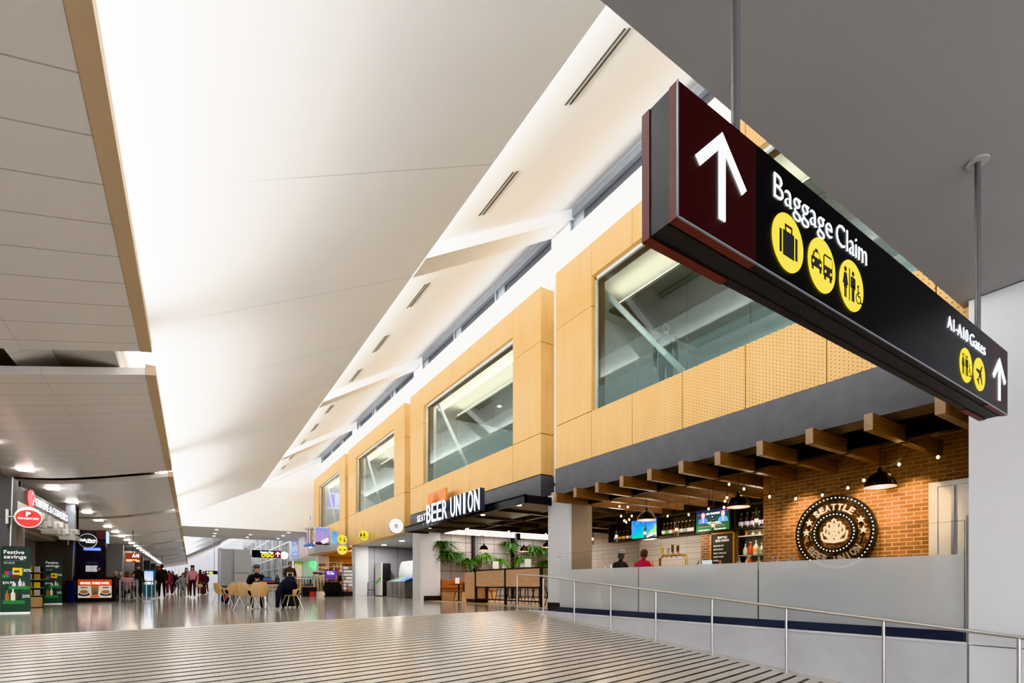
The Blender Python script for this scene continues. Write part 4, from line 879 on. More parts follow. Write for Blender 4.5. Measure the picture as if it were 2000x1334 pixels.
for k, (y, h, c) in enumerate(items): bottle('bottle on the bar counter, %s from the left' % ORD[k], 10.0 + .08 * (k % 3), y, zc, h + .08, c, (.4, .35, .3), cols[k % 8])
for k, (y, lab) in enumerate(((10.2, 'small card display with a blue picture at the left end of the bar counter'), (8.98, 'white drinks card on the bar counter beside the tap tower'), (7.2, 'pale blue card holder on the bar counter below the menu board'))):
    t = thing('table_card', lab, 'card', (9.92, y, zc)); b = B(); b.box(9.92, 9.93, y - .13, y + .13, zc + .03, zc + .25); b.build('card', photo('card %d' % k, (.75, .85, .9), (.6, .75, .85), [(1, .6, (.3, .4, .6))], .3, 8.), t); b = B(); b.box(9.89, 9.96, y - .1, y + .1, zc, zc + .03); b.build('stand', M_DARK, t)
# two guests on bar stools
def stool(label, x, y, rz, z=.66, group=None):
    t = thing('bar_stool', label, 'stool', (x, y, 0), rz, group)
    b = B(); b.box(-.18, .18, -.18, .18, z - .02, z); b.build('seat', M_DARK, t, local=True, bevel=.008)
    for sx in (-1, 1):
        for sy in (-1, 1): b = B(); b.cyl((sx * .14, sy * .14, z - .02), (sx * .24, sy * .24, 0), .018, .014, 8); b.build('leg', M_DARK, t, local=True)
    b = B(); b.tube([(-.2, -.2, .28), (.2, -.2, .28), (.2, .2, .28), (-.2, .2, .28)], .01, 6, closed=True); b.build('foot_ring', M_DARK, t, local=True)
    return t
st0 = stool('black metal bar stool under the guest in a dark jacket at the bar', 9.3, 9.45, 0)
dup(st0, (9.35, 8.72, 0), .1, 'black metal bar stool under the guest in a red top at the bar')
person('guest in a dark jacket hunched on a bar stool, seen over the frosted glass', (9.3, 9.45, 0), PI / 2, 'stool', (.02, .02, .025), (.03, .03, .05), hair=(.05, .04, .04), hat=('cap', (.25, .25, .27)), stout=1.15)
person('guest in a red top on a stool at the bar, seen over the frosted glass', (9.35, 8.72, 0), PI / 2, 'stool', (.45, .015, .05), (.03, .03, .05), hair=(.04, .02, .015), skin=SKIN2)
# high tables standing right behind the frosted glass
for k, (y, lab) in enumerate(((6.55, 'dark high table seen as a shadow through the frosted glass below the menu board'), (4.25, 'dark high table seen as a shadow through the frosted glass below the round marquee sign'))):
    t = thing('high_table', lab, 'table', (8.75, y, 0)); b = B(); b.box(8.48, 9.05, y - .55, y + .55, .86, .92); b.build('table_top', M_DARK, t, bevel=.006); b = B(); b.box(8.6, 8.95, y - .3, y + .3, 0.0, .86); b.build('pedestal', M_DARK, t)
# ================================================================ dining bay of the restaurant
def parts(nm, m, t, boxes, local=False, bevel=0.):
    for q in boxes: b = B(); b.box(*q); b.build(nm, m, t, local=local, bevel=bevel)
# luminous ceiling panels and black ceiling grid
M_LUM = mat('luminous panel', (1, 1, 1), .5, emit=1.8, ecol=(1, .95, .92), var=0)
for k, (x0, x1, y0, y1) in enumerate(((9.9, 11.75, 18.75, 21.2), (11.95, 13.8, 18.75, 21.2), (14.0, 15.8, 18.75, 21.2))):
    t = thing('luminous_ceiling_panel', '%s glowing white ceiling panel from the left over the fern wall' % ORD[k], 'light', (x0, y0, 3.1)); b = B(); b.box(x0, x1, y0, y1, 3.10, 3.14); b.build('diffuser', M_LUM, t)
    b = B(); b.box(x0 - .04, x1 + .04, y0 - .04, y0, 3.07, 3.62); b.build('frame', M_DARK, t)
    alight('panel_light', ((x0 + x1) / 2, (y0 + y1) / 2, 3.08), x1 - x0, y1 - y0, 22, (1, .93, .87))
t = thing('ceiling_grid', 'grid of black steel ceiling beams inside the dining area', 'beam', (10, 16, 3.1))
for y in (12.2, 14., 15.6, 17.2, 18.6): b = B(); b.box(8.5, 16.5, y - .04, y + .04, 3.12, 3.3); b.build('cross_beam', M_DARK, t)
for x in (9.2, 10.6, 12.4, 14.2): b = B(); b.box(x - .04, x + .04, 11.7, 18.7, 3.14, 3.62); b.build('long_beam', mat('brown steel', (.10, .07, .055), .5, .3), t)
p = at(1011, 1048, Y=18.4); t = thing('speaker', 'small black box speaker hanging from the ceiling before the fern wall', 'speaker', tuple(p))
b = B(); b.box(p.x - .09, p.x + .09, p.y - .09, p.y + .09, p.z - .14, p.z + .14); b.build('case', M_DARK, t, bevel=.01); b = B(); b.cyl((p.x, p.y, p.z + .14), (p.x, p.y, 3.63), .012, n=6); b.build('rod', M_DARK, t)
# dark posts on the fern wall
for k, (a, lab) in enumerate(((927, 'left dark steel post on the grey panelled fern wall'), (1004, 'right dark steel post on the grey panelled fern wall'))):
    p = at(a, 1080, Y=21.5); t = thing('wall_post', lab, 'post', (p.x, 21.5, 0)); b = B(); b.box(p.x - .13, p.x + .13, 21.45, 21.6, 0, 3.1); b.build('post', M_DARK, t); b = B(); b.box(p.x - .03, p.x + .16, 21.40, 21.45, 0, 3.1); b.build('cover_strip', mat('grey steel strip', (.14, .13, .14), .5), t)
# ferns
random.seed(3)
def frond(m, a, L, rise, droop, w):
    n = 9; pts = []
    for i in range(n + 1):
        s = i / n; pts.append(Vector((math.cos(a) * L * s, math.sin(a) * L * s, rise * s - droop * s * s)))
    side = Vector((-math.sin(a), math.cos(a), 0))
    for i in range(1, n):
        ww = w * (1 - (i / n) ** 2 * .85); c = pts[i]; d = (pts[i + 1] - pts[i - 1]).normalized(); h = d * L / n * .52
        for s in (-1, 1): m.add([c - h, c + h, c + side * s * ww + d * .03 - Vector((0, 0, .25 * ww))], [(0, 1, 2)])
        m.add([c - h - side * .006, c - h + side * .006, c + h + side * .006, c + h - side * .006], [(0, 1, 2, 3)])
def fern_proto(light):
    m = B()
    for i in range(84):
        a = PI + PI * random.random() * 1.0 if i % 4 else random.random() * 2 * PI; L = random.uniform(.40, .82)
        frond(m, a, L, random.uniform(.15, .5), random.uniform(.35, .95), random.uniform(.06, .10))
    return m
FL = ['trailing green fern filling the upper left corner of the fern wall', 'trailing green fern just below the corner fern', 'green fern right of the corner, hanging over the leather bench', 'green fern hanging lowest beside the left dark post', 'green fern directly below the left dome lamp over the host stand', 'green fern behind the menu card standing on the counter', 'large green fern high on the wall left of the right dark post', 'light green fern low beside the right dark post', 'green fern behind the middle dome lamp of the dining area', 'green fern between the two right-hand dome lamps', 'green fern lowest at the right, beside the white column']
for k, (a, c, sc) in enumerate(((866, 1063, 1.0), (872, 1080, .95), (893, 1084, .85), (915, 1096, .95), (946, 1086, .85), (976, 1096, .85), (994, 1063, 1.0), (1018, 1092, .9), (1036, 1070, .95), (1054, 1074, .95), (1064, 1100, .9))):
    p = at(a, c, Y=21.42); t = thing('hanging_fern', FL[k], 'plant', tuple(p)); m = fern_proto(k == 7); o = m.build('fronds', M_LEAF2 if k in (4, 5, 7) else M_LEAF, t, local=True); b = B(); b.lathe([(0, -.16), (.09, -.16), (.12, 0), (.11, 0), (.1, -.02), (0, -.02)], (0, .06, 0), 14); b.build('planter', M_DARK, t, local=True); b = B(); b.box(-.05, .05, .08, .2, -.12, -.08); b.build('bracket', M_DARK, t, local=True); t.scale = (sc * 1.15,) * 3
# dome pendants of the dining area
for (a, c, Y, lab) in ((945, 1074.5, 17.4, 'black dome pendant lamp over the host stand, left of the dining pendants'), (1023, 1077, 16.2, 'black dome pendant lamp over the counter in the dining area'), (1068, 1069, 14.6, 'black dome pendant lamp half hidden behind the white column of the dining area')):
    p = at(a, c, Y=Y); dome(p.x, Y, p.z, .38, 3.62, lab, power=8)
# bench, small table and metal chair
t = thing('leather_bench', 'tan leather bench along the wall under the ferns', 'bench', (10.6, 21.1, 0)); parts('seat', M_LEATHER, t, [(9.75, 12.4, 20.7, 21.3, .40, .52)], bevel=.03); parts('backrest', M_LEATHER, t, [(9.75, 12.4, 21.22, 21.38, .55, .98)], bevel=.03); parts('plinth', M_OAK, t, [(9.75, 12.4, 20.72, 21.36, .0, .40)])
def small_table(label, x, y):
    t = thing('cafe_table', label, 'table', (x, y, 0)); parts('top', M_DARK, t, [(x - .35, x + .35, y - .35, y + .35, .73, .76)]); b = B(); b.cyl((x, y, .02), (x, y, .73), .04, n=12); b.build('pedestal', M_DARK, t); b = B(); b.lathe([(0, .03), (.24, .0), (.25, 0), (.05, .04)], (x, y, 0), 20); b.build('foot', M_DARK, t); return t
small_table('small black table in front of the tan leather bench', 10.15, 20.25); small_table('small black table at the far right of the tan leather bench', 11.6, 20.25)
def metal_chair(label, x, y, rz):
    t = thing('metal_chair', label, 'chair', (x, y, 0), rz); M = mat('gunmetal', (.16, .155, .16), .35, .9)
    b = B(); b.box(-.18, .18, -.18, .18, .44, .46); b.build('seat', M, t, local=True, bevel=.01)
    for sx in (-1, 1):
        for sy in (-1, 1): b = B(); b.cyl((sx * .16, sy * .16, .45), (sx * .23, sy * .23, 0), .035, .016, 8); b.build('leg', M, t, local=True)
    b = B(); b.tube([(-.17, .17, .46), (-.19, .21, .68), (-.15, .22, .82), (.15, .22, .82), (.19, .21, .68), (.17, .17, .46)], .012, 8); b.build('back_frame', M, t, local=True); b = B(); b.box(-.06, .06, .17, .19, .46, .8); b.build('back_splat', M, t, local=True); return t
metal_chair('grey metal cafe chair seen from behind at the small black table', 9.95, 19.65, PI + .3); metal_chair('grey metal cafe chair partly hidden by the host stand', 11.2, 19.6, PI)
def menu_card(label, p, w=.14, h=.22):
    t = thing('menu_card', label, 'card', tuple(p)); b = B(); b.box(p.x - w / 2, p.x + w / 2, p.y - .01, p.y + .01, p.z + .015, p.z + h); b.build('card', photo('menu ' + str(round(p.x, 2)), (.85, .84, .8), (.8, .78, .74), [(1, .56, (.2, .22, .3))], .2, 14.), t); parts('stand', M_DARK, t, [(p.x - w / 2, p.x + w / 2, p.y - .04, p.y + .04, p.z, p.z + .015)])
menu_card('menu card standing on the small black table by the bench', Vector((10.0, 20.1, .76)), .2, .28)
# host stand and high counter
t = thing('host_stand', 'tall pale oak host stand at the end of the counter', 'counter', (10.0, 18.5, 0)); parts('body', M_OAK, t, [(9.75, 10.25, 17.75, 18.9, .14, 1.24)], bevel=.006); parts('plinth', M_DARK, t, [(9.80, 10.2, 17.8, 18.85, 0, .14)])
t = thing('high_counter', 'pale oak fronted high counter with a black steel frame', 'counter', (9.8, 15.4, 0))
parts('front_panel', M_OAK, t, [(9.62, 9.66, 13.28, 15.4, .66, 1.27), (9.62, 9.66, 15.5, 17.68, .66, 1.27)]); parts('counter_top', M_DARK, t, [(9.58, 10.2, 13.2, 17.74, 1.28, 1.32)]); parts('frame_post', M_DARK, t, [(9.6, 9.68, y - .04, y + .04, 0, 1.28) for y in (13.24, 15.45, 17.7)] + [(10.1, 10.18, y - .04, y + .04, 0, 1.28) for y in (13.24, 15.45, 17.7)]); parts('frame_rail', M_DARK, t, [(9.61, 9.67, 13.2, 17.74, .60, .65), (9.61, 9.67, 13.2, 17.74, .14, .19)])
sb = None
for k in range(5):
    y = 13.7 + .86 * k; lab = '%s black bar stool from the right under the oak fronted counter' % ORD[k]
    sb = stool(lab, 10.55, y, .2) if sb is None else dup(sb, (10.55, y, 0), .2 + .1 * k, lab)
zt_ = 1.32
for a, lab in ((968, 'menu card on the counter in front of the middle fern'), (1031, 'larger menu card near the right end of the oak fronted counter')):
    q = at(a, 1105, X=9.8); menu_card(lab, Vector((9.8, q.y, zt_)), .26, .30)
for k, (a, h, c) in enumerate(((983, .22, (.7, .7, .72)), (986, .16, (.5, .45, .4)), (1018, .24, (.65, .68, .72)), (1022, .24, (.6, .63, .68)), (1041, .14, (.5, .12, .05)))): q = at(a, 1105, X=9.85); bottle('condiment bottle on the oak fronted counter, %s from the left' % ORD[k], 9.85, q.y, zt_, h, c, (.1, .1, .12), (.8, .8, .8))
plight('dining_light', (10.8, 15.5, 2.6), 34, (1, .82, .62), .9); plight('dining_light', (11.5, 19.4, 2.5), 25, (1, .86, .7), .8)
# wooden-look restaurant floor
b = B(); b.box(9.0, 17, 11.8, 21.6, 0.0, .004); struct('floor', b, wood('warm tile floor', (.50, .34, .20), (.58, .40, .25), .3, (1, 1, 1), .6))

# ================================================================ steel canopy with sign letters
XC = 7.8
t = thing('steel_canopy', 'black steel canopy over the dining entrance with recessed lamps', 'canopy', (8.1, 16.1, 2.98))
parts('front_channel', M_DARK, t, [(XC, XC + .04, 11.44, 20.8, 3.0, 3.23)]); parts('channel_flange', M_DARK, t, [(XC - .05, XC + .03, 11.44, 20.8, 3.225, 3.24), (XC - .05, XC + .03, 11.44, 20.8, 2.99, 3.005)])
parts('soffit_plate', M_BLACK, t, [(XC + .04, 9.6, 11.5, 20.75, 3.07, 3.09)]); parts('side_channel', M_DARK, t, [(XC, 8.9, 11.44, 11.5, 3.0, 3.23), (XC, 8.9, 20.74, 20.8, 3.0, 3.23)]); parts('rib', M_DARK, t, [(XC, 9.6, y - .03, y + .03, 3.0, 3.07) for y in (13.2, 15, 16.8, 18.6)])
for a, c in ((1014, 987), (943, 1006), (886, 1020), (840, 1031)):
    q = at(a, c, Z=3.06); b = B(); b.cyl((q.x, q.y, 3.05), (q.x, q.y, 3.069), .07, n=18); b.build('recessed_lamp', mat('warm lens', (1, .9, .7), .5, emit=9., ecol=(1, .86, .62), var=0), t)
b = B(); 
t2 = thing('illuminated_sign', 'white illuminated block letters reading Beer Union on the steel canopy', 'sign', (XC - .1, 15.5, 3.03)); f = f_left(XC - .19, 17.56, 3.03)
M_LSIDE = mat('dark letter side', (.05, .06, .08), .4); yo = 0.
for wd, w, x0 in (('BEER', 1.86, 0.), ('UNION', 2.12, 2.06)):
    n = len(wd); sp = w / n
    for i, ch in enumerate(wd):
        lw = sp * .78 if ch != 'I' else sp * .30
        cx = x0 + sp * (i + .5)
        b = B(); b.text(ch, f, .72, lw + .03, cx, 0, 'C', .17, .012); o = b.build('letter', M_LSIDE, t2); b = B(); b.text(ch, f @ Matrix.Translation((0, 0, .172)), .71, lw, cx, .005, 'C', .012, .0); b.build('lit_face', mat('letter glow', (1, 1, 1), .5, emit=1.7, ecol=(.90, .96, 1.), var=0), o)
t3 = thing('illuminated_sign', 'small illuminated letters reading Seattle at the left of the big letters', 'sign', (XC - .05, 18.3, 3.24)); f = f_left(XC - .02, 19.13, 3.26)
for i, ch in enumerate('SEATTLE'):
    b = B(); b.text(ch, f, .26, .15, .12 + .22 * i, 0, 'C', .08, .01); o = b.build('letter', M_LSIDE, t3); b = B(); b.text(ch, f @ Matrix.Translation((0, 0, .082)), .26, .14, .12 + .22 * i, 0, 'C', .008, .0); b.build('lit_face', mat('letter glow', (1, 1, 1)), o)
t4 = thing('logo_panel', 'orange square panel with a hop emblem standing on the steel canopy', 'sign', (8.0, 17.85, 3.24)); b = B(); b.box(7.98, 8.06, 17.02, 18.68, 3.24, 4.36); b.build('panel', mat('orange panel', (.72, .23, .045), .45, emit=.12), t4); b = B(); hop(b, f_left(7.978, 17.9, 3.86), .42, .006, .05); b.build('hop_emblem', mat('dark orange line', (.50, .12, .02), .5, emit=.05), t4)
for k in range(3):
    q = at(827 + 8.5 * k, 1024, X=XC - .003); t5 = thing('canopy_star', '%s small star stud from the left on the canopy channel' % ORD[k], 'star', tuple(q)); b = B(); b.poly([((.055 if i % 2 == 0 else .022) * math.sin(i * PI / 5), (.055 if i % 2 == 0 else .022) * math.cos(i * PI / 5)) for i in range(10)], .012, f_left(*q)); b.build('star_face', mat('pale stud', (.6, .62, .66), .4), t5)
alight('sign_glow', (XC - .6, 16, 3.4), .3, 5, 12, (.9, .96, 1), (1, 0, .2), xdir=(0, 0, 1))
# projecting round blade signs
def blade(label, px, py, Y, D, face, fn, rod, name='blade_sign', lit=True):
    p = at(px, py, Y=Y); t = thing(name, label, 'sign', tuple(p)); f = f_front(p.x, p.y - .05, p.z); r = D / 2
    b = B(); b.ring((0, 0), r * .94, r, .02, f, 40); b.disc((0, 0), r, -.10, f, 40); b.build('drum', M_STEEL, t)
    b = B(); b.disc((0, 0), r * .95, .012, f, 40); o = b.build('face', face, t); fn(o, f, r)
    b = B(); b.cyl((p.x + r * rod[0], p.y, p.z), (rod[1], p.y, p.z), .018, n=10); b.build('arm', M_STEEL, t); return t
def txt_part(o, f, s, h, w, x, y, m, nm='lettering', bold=.01): b = B(); b.text(s, f @ Matrix.Translation((0, 0, .013)), h, w, x, y, 'C', .004, bold); b.build(nm, m, o)
def bu_face(o, f, r):
    g = f @ Matrix.Translation((0, 0, .013)); b = B(); b.ring((0, 0), r * .52, r * .55, .003, g, 36); b.ring((0, 0), r * .86, r * .88, .003, g, 36); b.build('ring_line', M_GREY, o)
    b = B(); arc_text(b, 'SEATTLE', f @ Matrix.Translation((0, 0, -.04)), r * .70, r * .17, PI / 2, .26, False, .004); arc_text(b, 'BEER UNION', f @ Matrix.Translation((0, 0, -.04)), r * .70, r * .17, -PI / 2, .24, True, .004); b.build('lettering', M_GREY, o); b = B(); hop(b, g, r * .40, .003, .09); b.build('hop_emblem', M_GREY, o)
blade('round white blade sign with a hop emblem at the left end of the steel canopy', 773, 1027.5, 22.0, .70, mat('lit white face', (1, 1, 1), .5, emit=.85, ecol=(1, .99, .97), var=0), bu_face, (1, 8.5))
def wc_face(o, f, r): b = B(); pict_wc(b, sub(f @ Matrix.Translation((0, 0, .013)), 0, 0, r), .004); b.build('pictogram', M_BLACK, o)
def atm_face(o, f, r):
    b = B(); g = sub(f @ Matrix.Translation((0, 0, .013)), 0, 0, r); b.text('$', g, .8, .45, .42, -.4, 'C', .004, .03); b.ring((-.42, -.12), .2, .3, .004, g, 20); b.disc((-.42, .42), .11, .004, g, 12); stroke(b, [(-.42, .28), (-.42, -.05), (-.2, -.05)], .1, .004, g); b.rect(-.015, .015, -.8, .8, .004, g); b.build('pictogram', M_BLACK, o)
def way_face(o, f, r):
    b = B(); g = sub(f @ Matrix.Translation((0, 0, .013)), 0, 0, r); b.rect(-.015, .015, -.8, .8, .004, g); b.poly([(-.7, 0), (-.4, .2), (-.4, .08), (-.15, .08), (-.15, -.08), (-.4, -.08), (-.4, -.2)], .004, g); b.poly([(.2, -.15), (.7, -.1), (.75, .12), (.3, .15)], .004, g); b.build('pictogram', M_BLACK, o)
Z_ = lambda px, py, Y: at(px, py, Y=Y)
blade('yellow round restroom blade sign on the maple wall of the third box', 710, 1046, 28.0, .58, M_YLIT, wc_face, (1, 8.5))
blade('upper yellow round blade sign with a dollar symbol at the shop corner', 668, 1054, 32.2, .62, M_YLIT, atm_face, (1, 8.6))
blade('lower yellow round blade sign with arrows at the shop corner', 668, 1074, 32.2, .62, M_YLIT, way_face, (1, 9.2))
def blue_face(o, f, r): b = B(); g = f @ Matrix.Translation((0, 0, .013)); stroke(b, [(-r * .7, r * .12), (-r * .3, r * .28), (0, r * .14), (r * .6, r * .24)], r * .26, .004, g); stroke(b, [(-r * .5, -r * .32), (-r * .1, -r * .22), (r * .2, -r * .34), (r * .6, -r * .26)], r * .26, .004, g); b.build('lettering', M_WLIT, o)
blade('round blue blade sign at the end of the curved grey canopy', 609.5, 1071.5, 42.5, .74, mat('lit blue', (.02, .22, .9), .5, emit=1.2, ecol=(.02, .25, 1.), var=0), blue_face, (1, 8.5))
def blank_face(o, f, r): b = B(); b.ring((0, 0), r * .80, r * .84, .003, f @ Matrix.Translation((0, 0, .013)), 30); b.build('ring_line', M_WHITE, o)
blade('round white blade sign beside the distant black direction sign', 555, 1085, 50., .72, mat('lit white disc', (1, 1, 1), .5, emit=1.6, var=0), blank_face, (1, 8.4))

# ================================================================ recess: bins, panels, kiosk
t = thing('vending_kiosk', 'black kiosk cabinet with a white side panel in the grey recess', 'kiosk', (10.1, 31, 0)); a0 = at(741, 1100, Y=31.2); a1 = at(763, 1100, Y=31.2); al = at(730, 1100, Y=31.6)
parts('cabinet', M_BLACK, t, [(a0.x, a1.x, 31.2, 31.9, .05, 2.1)]); parts('side_panel', M_WHITE, t, [(a0.x - .06, a0.x, 30.6, 31.9, .05, 2.1)]); 
b = B(); b.poly([(-.5, .75), (.5, 1.05), (.5, 1.25), (.1, 1.1), (-.5, .92)], .004, f_left(a0.x - .061, 31.25, 0)); b.build('green_swoosh', mat('green stripe', (.10, .50, .06), .5), t)
parts('foot', M_DARK, t, [(a0.x, a1.x, 31.25, 31.85, 0, .05)]); b = B(); b.cyl((a0.x + .3, 31.19, 1.0), (a0.x + .3, 31.2, 1.0), .03, n=12); b.build('lock', M_STEEL, t)
for k in range(4):
    y = 26.3 + .72 * k; t = thing('recycling_bin', '%s stainless recycling bin from the right in the recess' % ORD[k], 'bin', (9.95, y, 0)); parts('body', M_STEEL, t, [(9.7, 10.35, y - .34, y + .34, .02, .92)], bevel=.006)
    c = ((.03, .10, .40), (.02, .12, .40), (.05, .32, .14), (.04, .04, .045))[k]
    b = B(); b.add([(9.7, y - .34, .92), (9.7, y + .34, .92), (10.35, y + .34, .92), (10.35, y - .34, .92), (10.35, y - .34, 1.16), (10.35, y + .34, 1.16)], [(0, 3, 2, 1), (0, 1, 5, 4), (0, 4, 3), (1, 2, 5), (3, 4, 5, 2)]); o = b.build('sloped_lid', mat('bin lid %d' % k, c, .4), t)
    b = B(); g = frame((10.0, y, 1.04), (0, -1, 0), (.65, 0, .24)); b.rect(-.14, .14, -.05, .05, .004, g); b.build('opening', M_BLACK, o)
t = thing('bin_backdrop', 'curved white backdrop panel with a leaf emblem behind the bins', 'panel', (10.7, 27, 0)); b = B(); n = 14
pr = [(10.42 + .25 * (1 - math.cos(a)), 1.16 + .95 * math.sin(a)) for a in [PI / 2 * i / n for i in range(n + 1)]]; vs = [(x, y, z) for x, z in pr for y in (25.9, 28.75)] 
b.add(vs, [(2 * i, 2 * i + 1, 2 * i + 3, 2 * i + 2) for i in range(n)], True); b.add([(10.42, 25.9, 0), (10.42, 28.75, 0), (10.42, 28.75, 1.16), (10.42, 25.9, 1.16)], [(0, 1, 2, 3)]); b.build('curved_sheet', mat('backdrop white', (.66, .68, .70), .5), t); b = B(); b.disc((0, 0), .1, .01, f_left(10.50, 27.4, 1.75), 16, .2); b.build('leaf_emblem', mat('leaf olive', (.35, .30, .06), .5), t)
t = thing('floor_rack', 'low black tubular rack at the left of the recess', 'rack', (9.9, 31.6, 0))
a = at(723, 1140, Y=31.4); b = B(); b.tube([(a.x - .15, 31.4, 0), (a.x - .15, 31.4, .85), (a.x + .3, 31.5, .95), (a.x + .3, 31.5, 0)], .025, 8); b.build('hoop', M_DARK, t); b = B(); b.cyl((a.x - .15, 31.4, .4), (a.x + .3, 31.5, .4), .02, n=8); b.build('crossbar', M_DARK, t)
for k, (a, c) in enumerate(((750, 1064.5), (785, 1056.5))):
    q = at(a, c, Z=3.19); t = thing('recess_downlight', '%s round downlight in the ceiling of the recess' % ('left', 'right')[k], 'light', tuple(q)); b = B(); b.cyl((q.x, q.y, 3.175), (q.x, q.y, 3.2), .13, n=20); b.build('lens', M_LAMP, t); alight('recess_light', (q.x, q.y, 3.15), .3, .3, 55, (1, .97, .93))

# ================================================================ gift shop
t = thing('curved_canopy', 'curved grey canopy shelf over the gift shop entrance', 'canopy', (8, 37, 3.0))
ol = [(8.5, 33.)] + [(8.5 - 1.05 * math.sin(s * PI / 2), 33 + 7.5 * s) for s in [i / 12 for i in range(1, 13)]] + [(7.45 + .9 * (1 - math.cos(s * PI / 2)) + .15 * s, 40.5 + 1.6 * math.sin(s * PI / 2)) for s in [i / 6 for i in range(1, 7)]]
b = B(); b.poly(ol, .46, f_up(0, 0, 3.02)); b.build('fascia', mat('canopy grey', (.40, .41, .43), .35, .3), t); b = B(); b.poly(ol, .012, f_up(0, 0, 3.005)); b.build('underside', wood('canopy timber', (.30, .17, .08), (.40, .24, .12), .3), t)
zt_ = 3.48
def poster(label, px0, px1, py0, py1, Y, m, text=None, rim=True, name='poster'):
    p0 = at(px0, py1, Y=Y); p1 = at(px1, py0, Y=Y); t = thing(name, label, 'poster', ((p0.x + p1.x) / 2, Y, zt_)); z1 = zt_ + p1.z - p0.z
    b = B(); b.box(p0.x, p1.x, Y - .02, Y + .03, zt_, z1); b.build('board', M_WHITE, t); b = B(); e = .05 if rim else .008; b.box(p0.x + e, p1.x - e, Y - .024, Y - .02, zt_ + e, z1 - e); o = b.build('picture', m, t)
    return t, o, p0.x, p1.x, z1
t, o, xa, xb, z1 = poster('large framed dusk skyline picture standing on the curved grey canopy', 614, 645, 1028, 1063, 37., photo('dusk sky', (.16, .22, .55), (.45, .25, .42), [(2, .7, (.12, .14, .25))], .45, 2.))
b = B(); cx = (xa + xb) / 2; f = f_front(0, 36.973, 0); b.poly([(cx - .1, zt_ + .35), (cx + .4, zt_ + .62), (cx + .42, zt_ + .35), (cx + .05, zt_ + .12)], .003, f); b.build('roof_shape', mat('roof white', (.75, .78, .85), .5, emit=.5), o)
b = B(); b.rect(cx - .02, cx + .02, zt_ + .3, zt_ + .9, .002, f); b.disc((cx, zt_ + .93), .09, .002, f, 16, .03); b.build('tower_shape', mat('dusk grey', (.35, .38, .55), .5, emit=.3), o)
b = B(); b.poly([(xa + .06, zt_ + .06), (xb - .06, zt_ + .06), (xb - .06, zt_ + .2), (cx, zt_ + .16), (cx - .2, zt_ + .3), (xa + .06, zt_ + .22)], .002, f); b.build('ground_shape', mat('dusk dark', (.04, .05, .09), .5), o)
poster('narrow blue water picture standing on the canopy right of the dusk skyline', 648, 658, 1034.5, 1060, 35.5, photo('blue water', (.03, .25, .60), (.20, .45, .75), [(1, .58, (.55, .75, .9))], .5, 3.), rim=False)
# observation tower model hanging in front
p = at(605, 1050, Y=38.); t = thing('tower_model', 'white observation tower model with saucer top standing on the curved canopy', 'model', (p.x, 38, zt_)); zs = at(605, 1034, Y=38.).z; zt2 = at(605, 1025, Y=38).z; MW = mat('model ivory', (.62, .58, .52), .5, var=.08)
for k in range(3):
    an = 2 * PI * k / 3 + .5; b = B(); b.tube([(p.x + .22 * math.cos(an), 38 + .22 * math.sin(an), zt_), (p.x + .15 * math.cos(an), 38 + .15 * math.sin(an), zt_ + .3), (p.x + .11 * math.cos(an), 38 + .11 * math.sin(an), zt_ + .6), (p.x + .13 * math.cos(an), 38 + .13 * math.sin(an), zs * .6 + zt_ * .4 + .2), (p.x + .2 * math.cos(an), 38 + .2 * math.sin(an), zs)], .065, 8); b.build('leg', MW, t)
b = B(); b.lathe([(.12, -.12), (.3, -.03), (.46, .02), (.48, .06), (.40, .10), (.36, .10), (.34, .17), (.2, .22), (.06, .26), (.03, .36), (.012, .6), (0, .62)], (p.x, 38, zs), 28); b.build('saucer', MW, t)
b = B()
for k in range(22): an = 2 * PI * k / 22; b.cyl((p.x + .44 * math.cos(an), 38 + .44 * math.sin(an), zs + .06), (p.x + .44 * math.cos(an), 38 + .44 * math.sin(an), zs + .15), .012, n=5)
o = b.build('railing', M_GREY, t); o['kind'] = 'stuff'
b = B(); b.lathe([(.42, 0), (.38, .1), (.30, .16), (.26, .2), (.0, .22)], (p.x, 38, zt_), 18); b.build('blue_base', mat('blue base', (.10, .22, .55), .5), t)
t = thing('hanging_wire', 'thin wire with a pale green capsule hanging above the tower model', 'wire', (p.x, 38, zs + .66)); zc_ = c2z(p.x); b = B(); b.cyl((p.x, 38, zs + .9), (p.x, 38, zc_), .008, n=6); b.build('wire', M_WHITE, t); b = B(); b.cyl((p.x, 38, zs + .66), (p.x, 38, zs + .95), .06, n=12); b.build('capsule', mat('pale green', (.45, .58, .45), .5), t)
# wall of city posters beyond the canopy
for k, (y0, y1, m, lab) in enumerate(((50.2, 53.7, photo('navy poster', (.03, .06, .18), (.06, .15, .35), [(1, .7, (.1, .2, .4))], .5, 2.), 'navy poster with large pale lettering at the far end of the poster wall'), (46.8, 50.1, photo('grey city poster', (.28, .30, .36), (.10, .09, .12), [(1, .55, (.30, .12, .09))], .45, 1.5), 'grey city picture in the middle of the poster wall'), (43.55, 46.7, photo('night market poster', (.03, .06, .35), (.22, .06, .08), [(1, .55, (.45, .2, .15))], .5, 1.5), 'blue night picture with red shapes nearest on the poster wall'))):
    t = thing('wall_poster', lab, 'poster', (XF - .05, (y0 + y1) / 2, 3.28)); b = B(); b.box(XF - .06, XF, y0, y1, 3.28, 5.0); o = b.build('picture', m, t)
    if k == 0: f = f_left(XF - .062, (y0 + y1) / 2, 4.0); b = B(); b.text('VISIT', f, .22, 1.1, 0, .6, 'C', .004); b.text('SEATTLE', f, .55, 2.9, 0, -.05, 'C', .004, .01); b.rect(-1.1, 1.1, -.36, -.28, .004, f); b.build('lettering', mat('poster pale blue', (.5, .65, .85), .5, emit=.5), o)
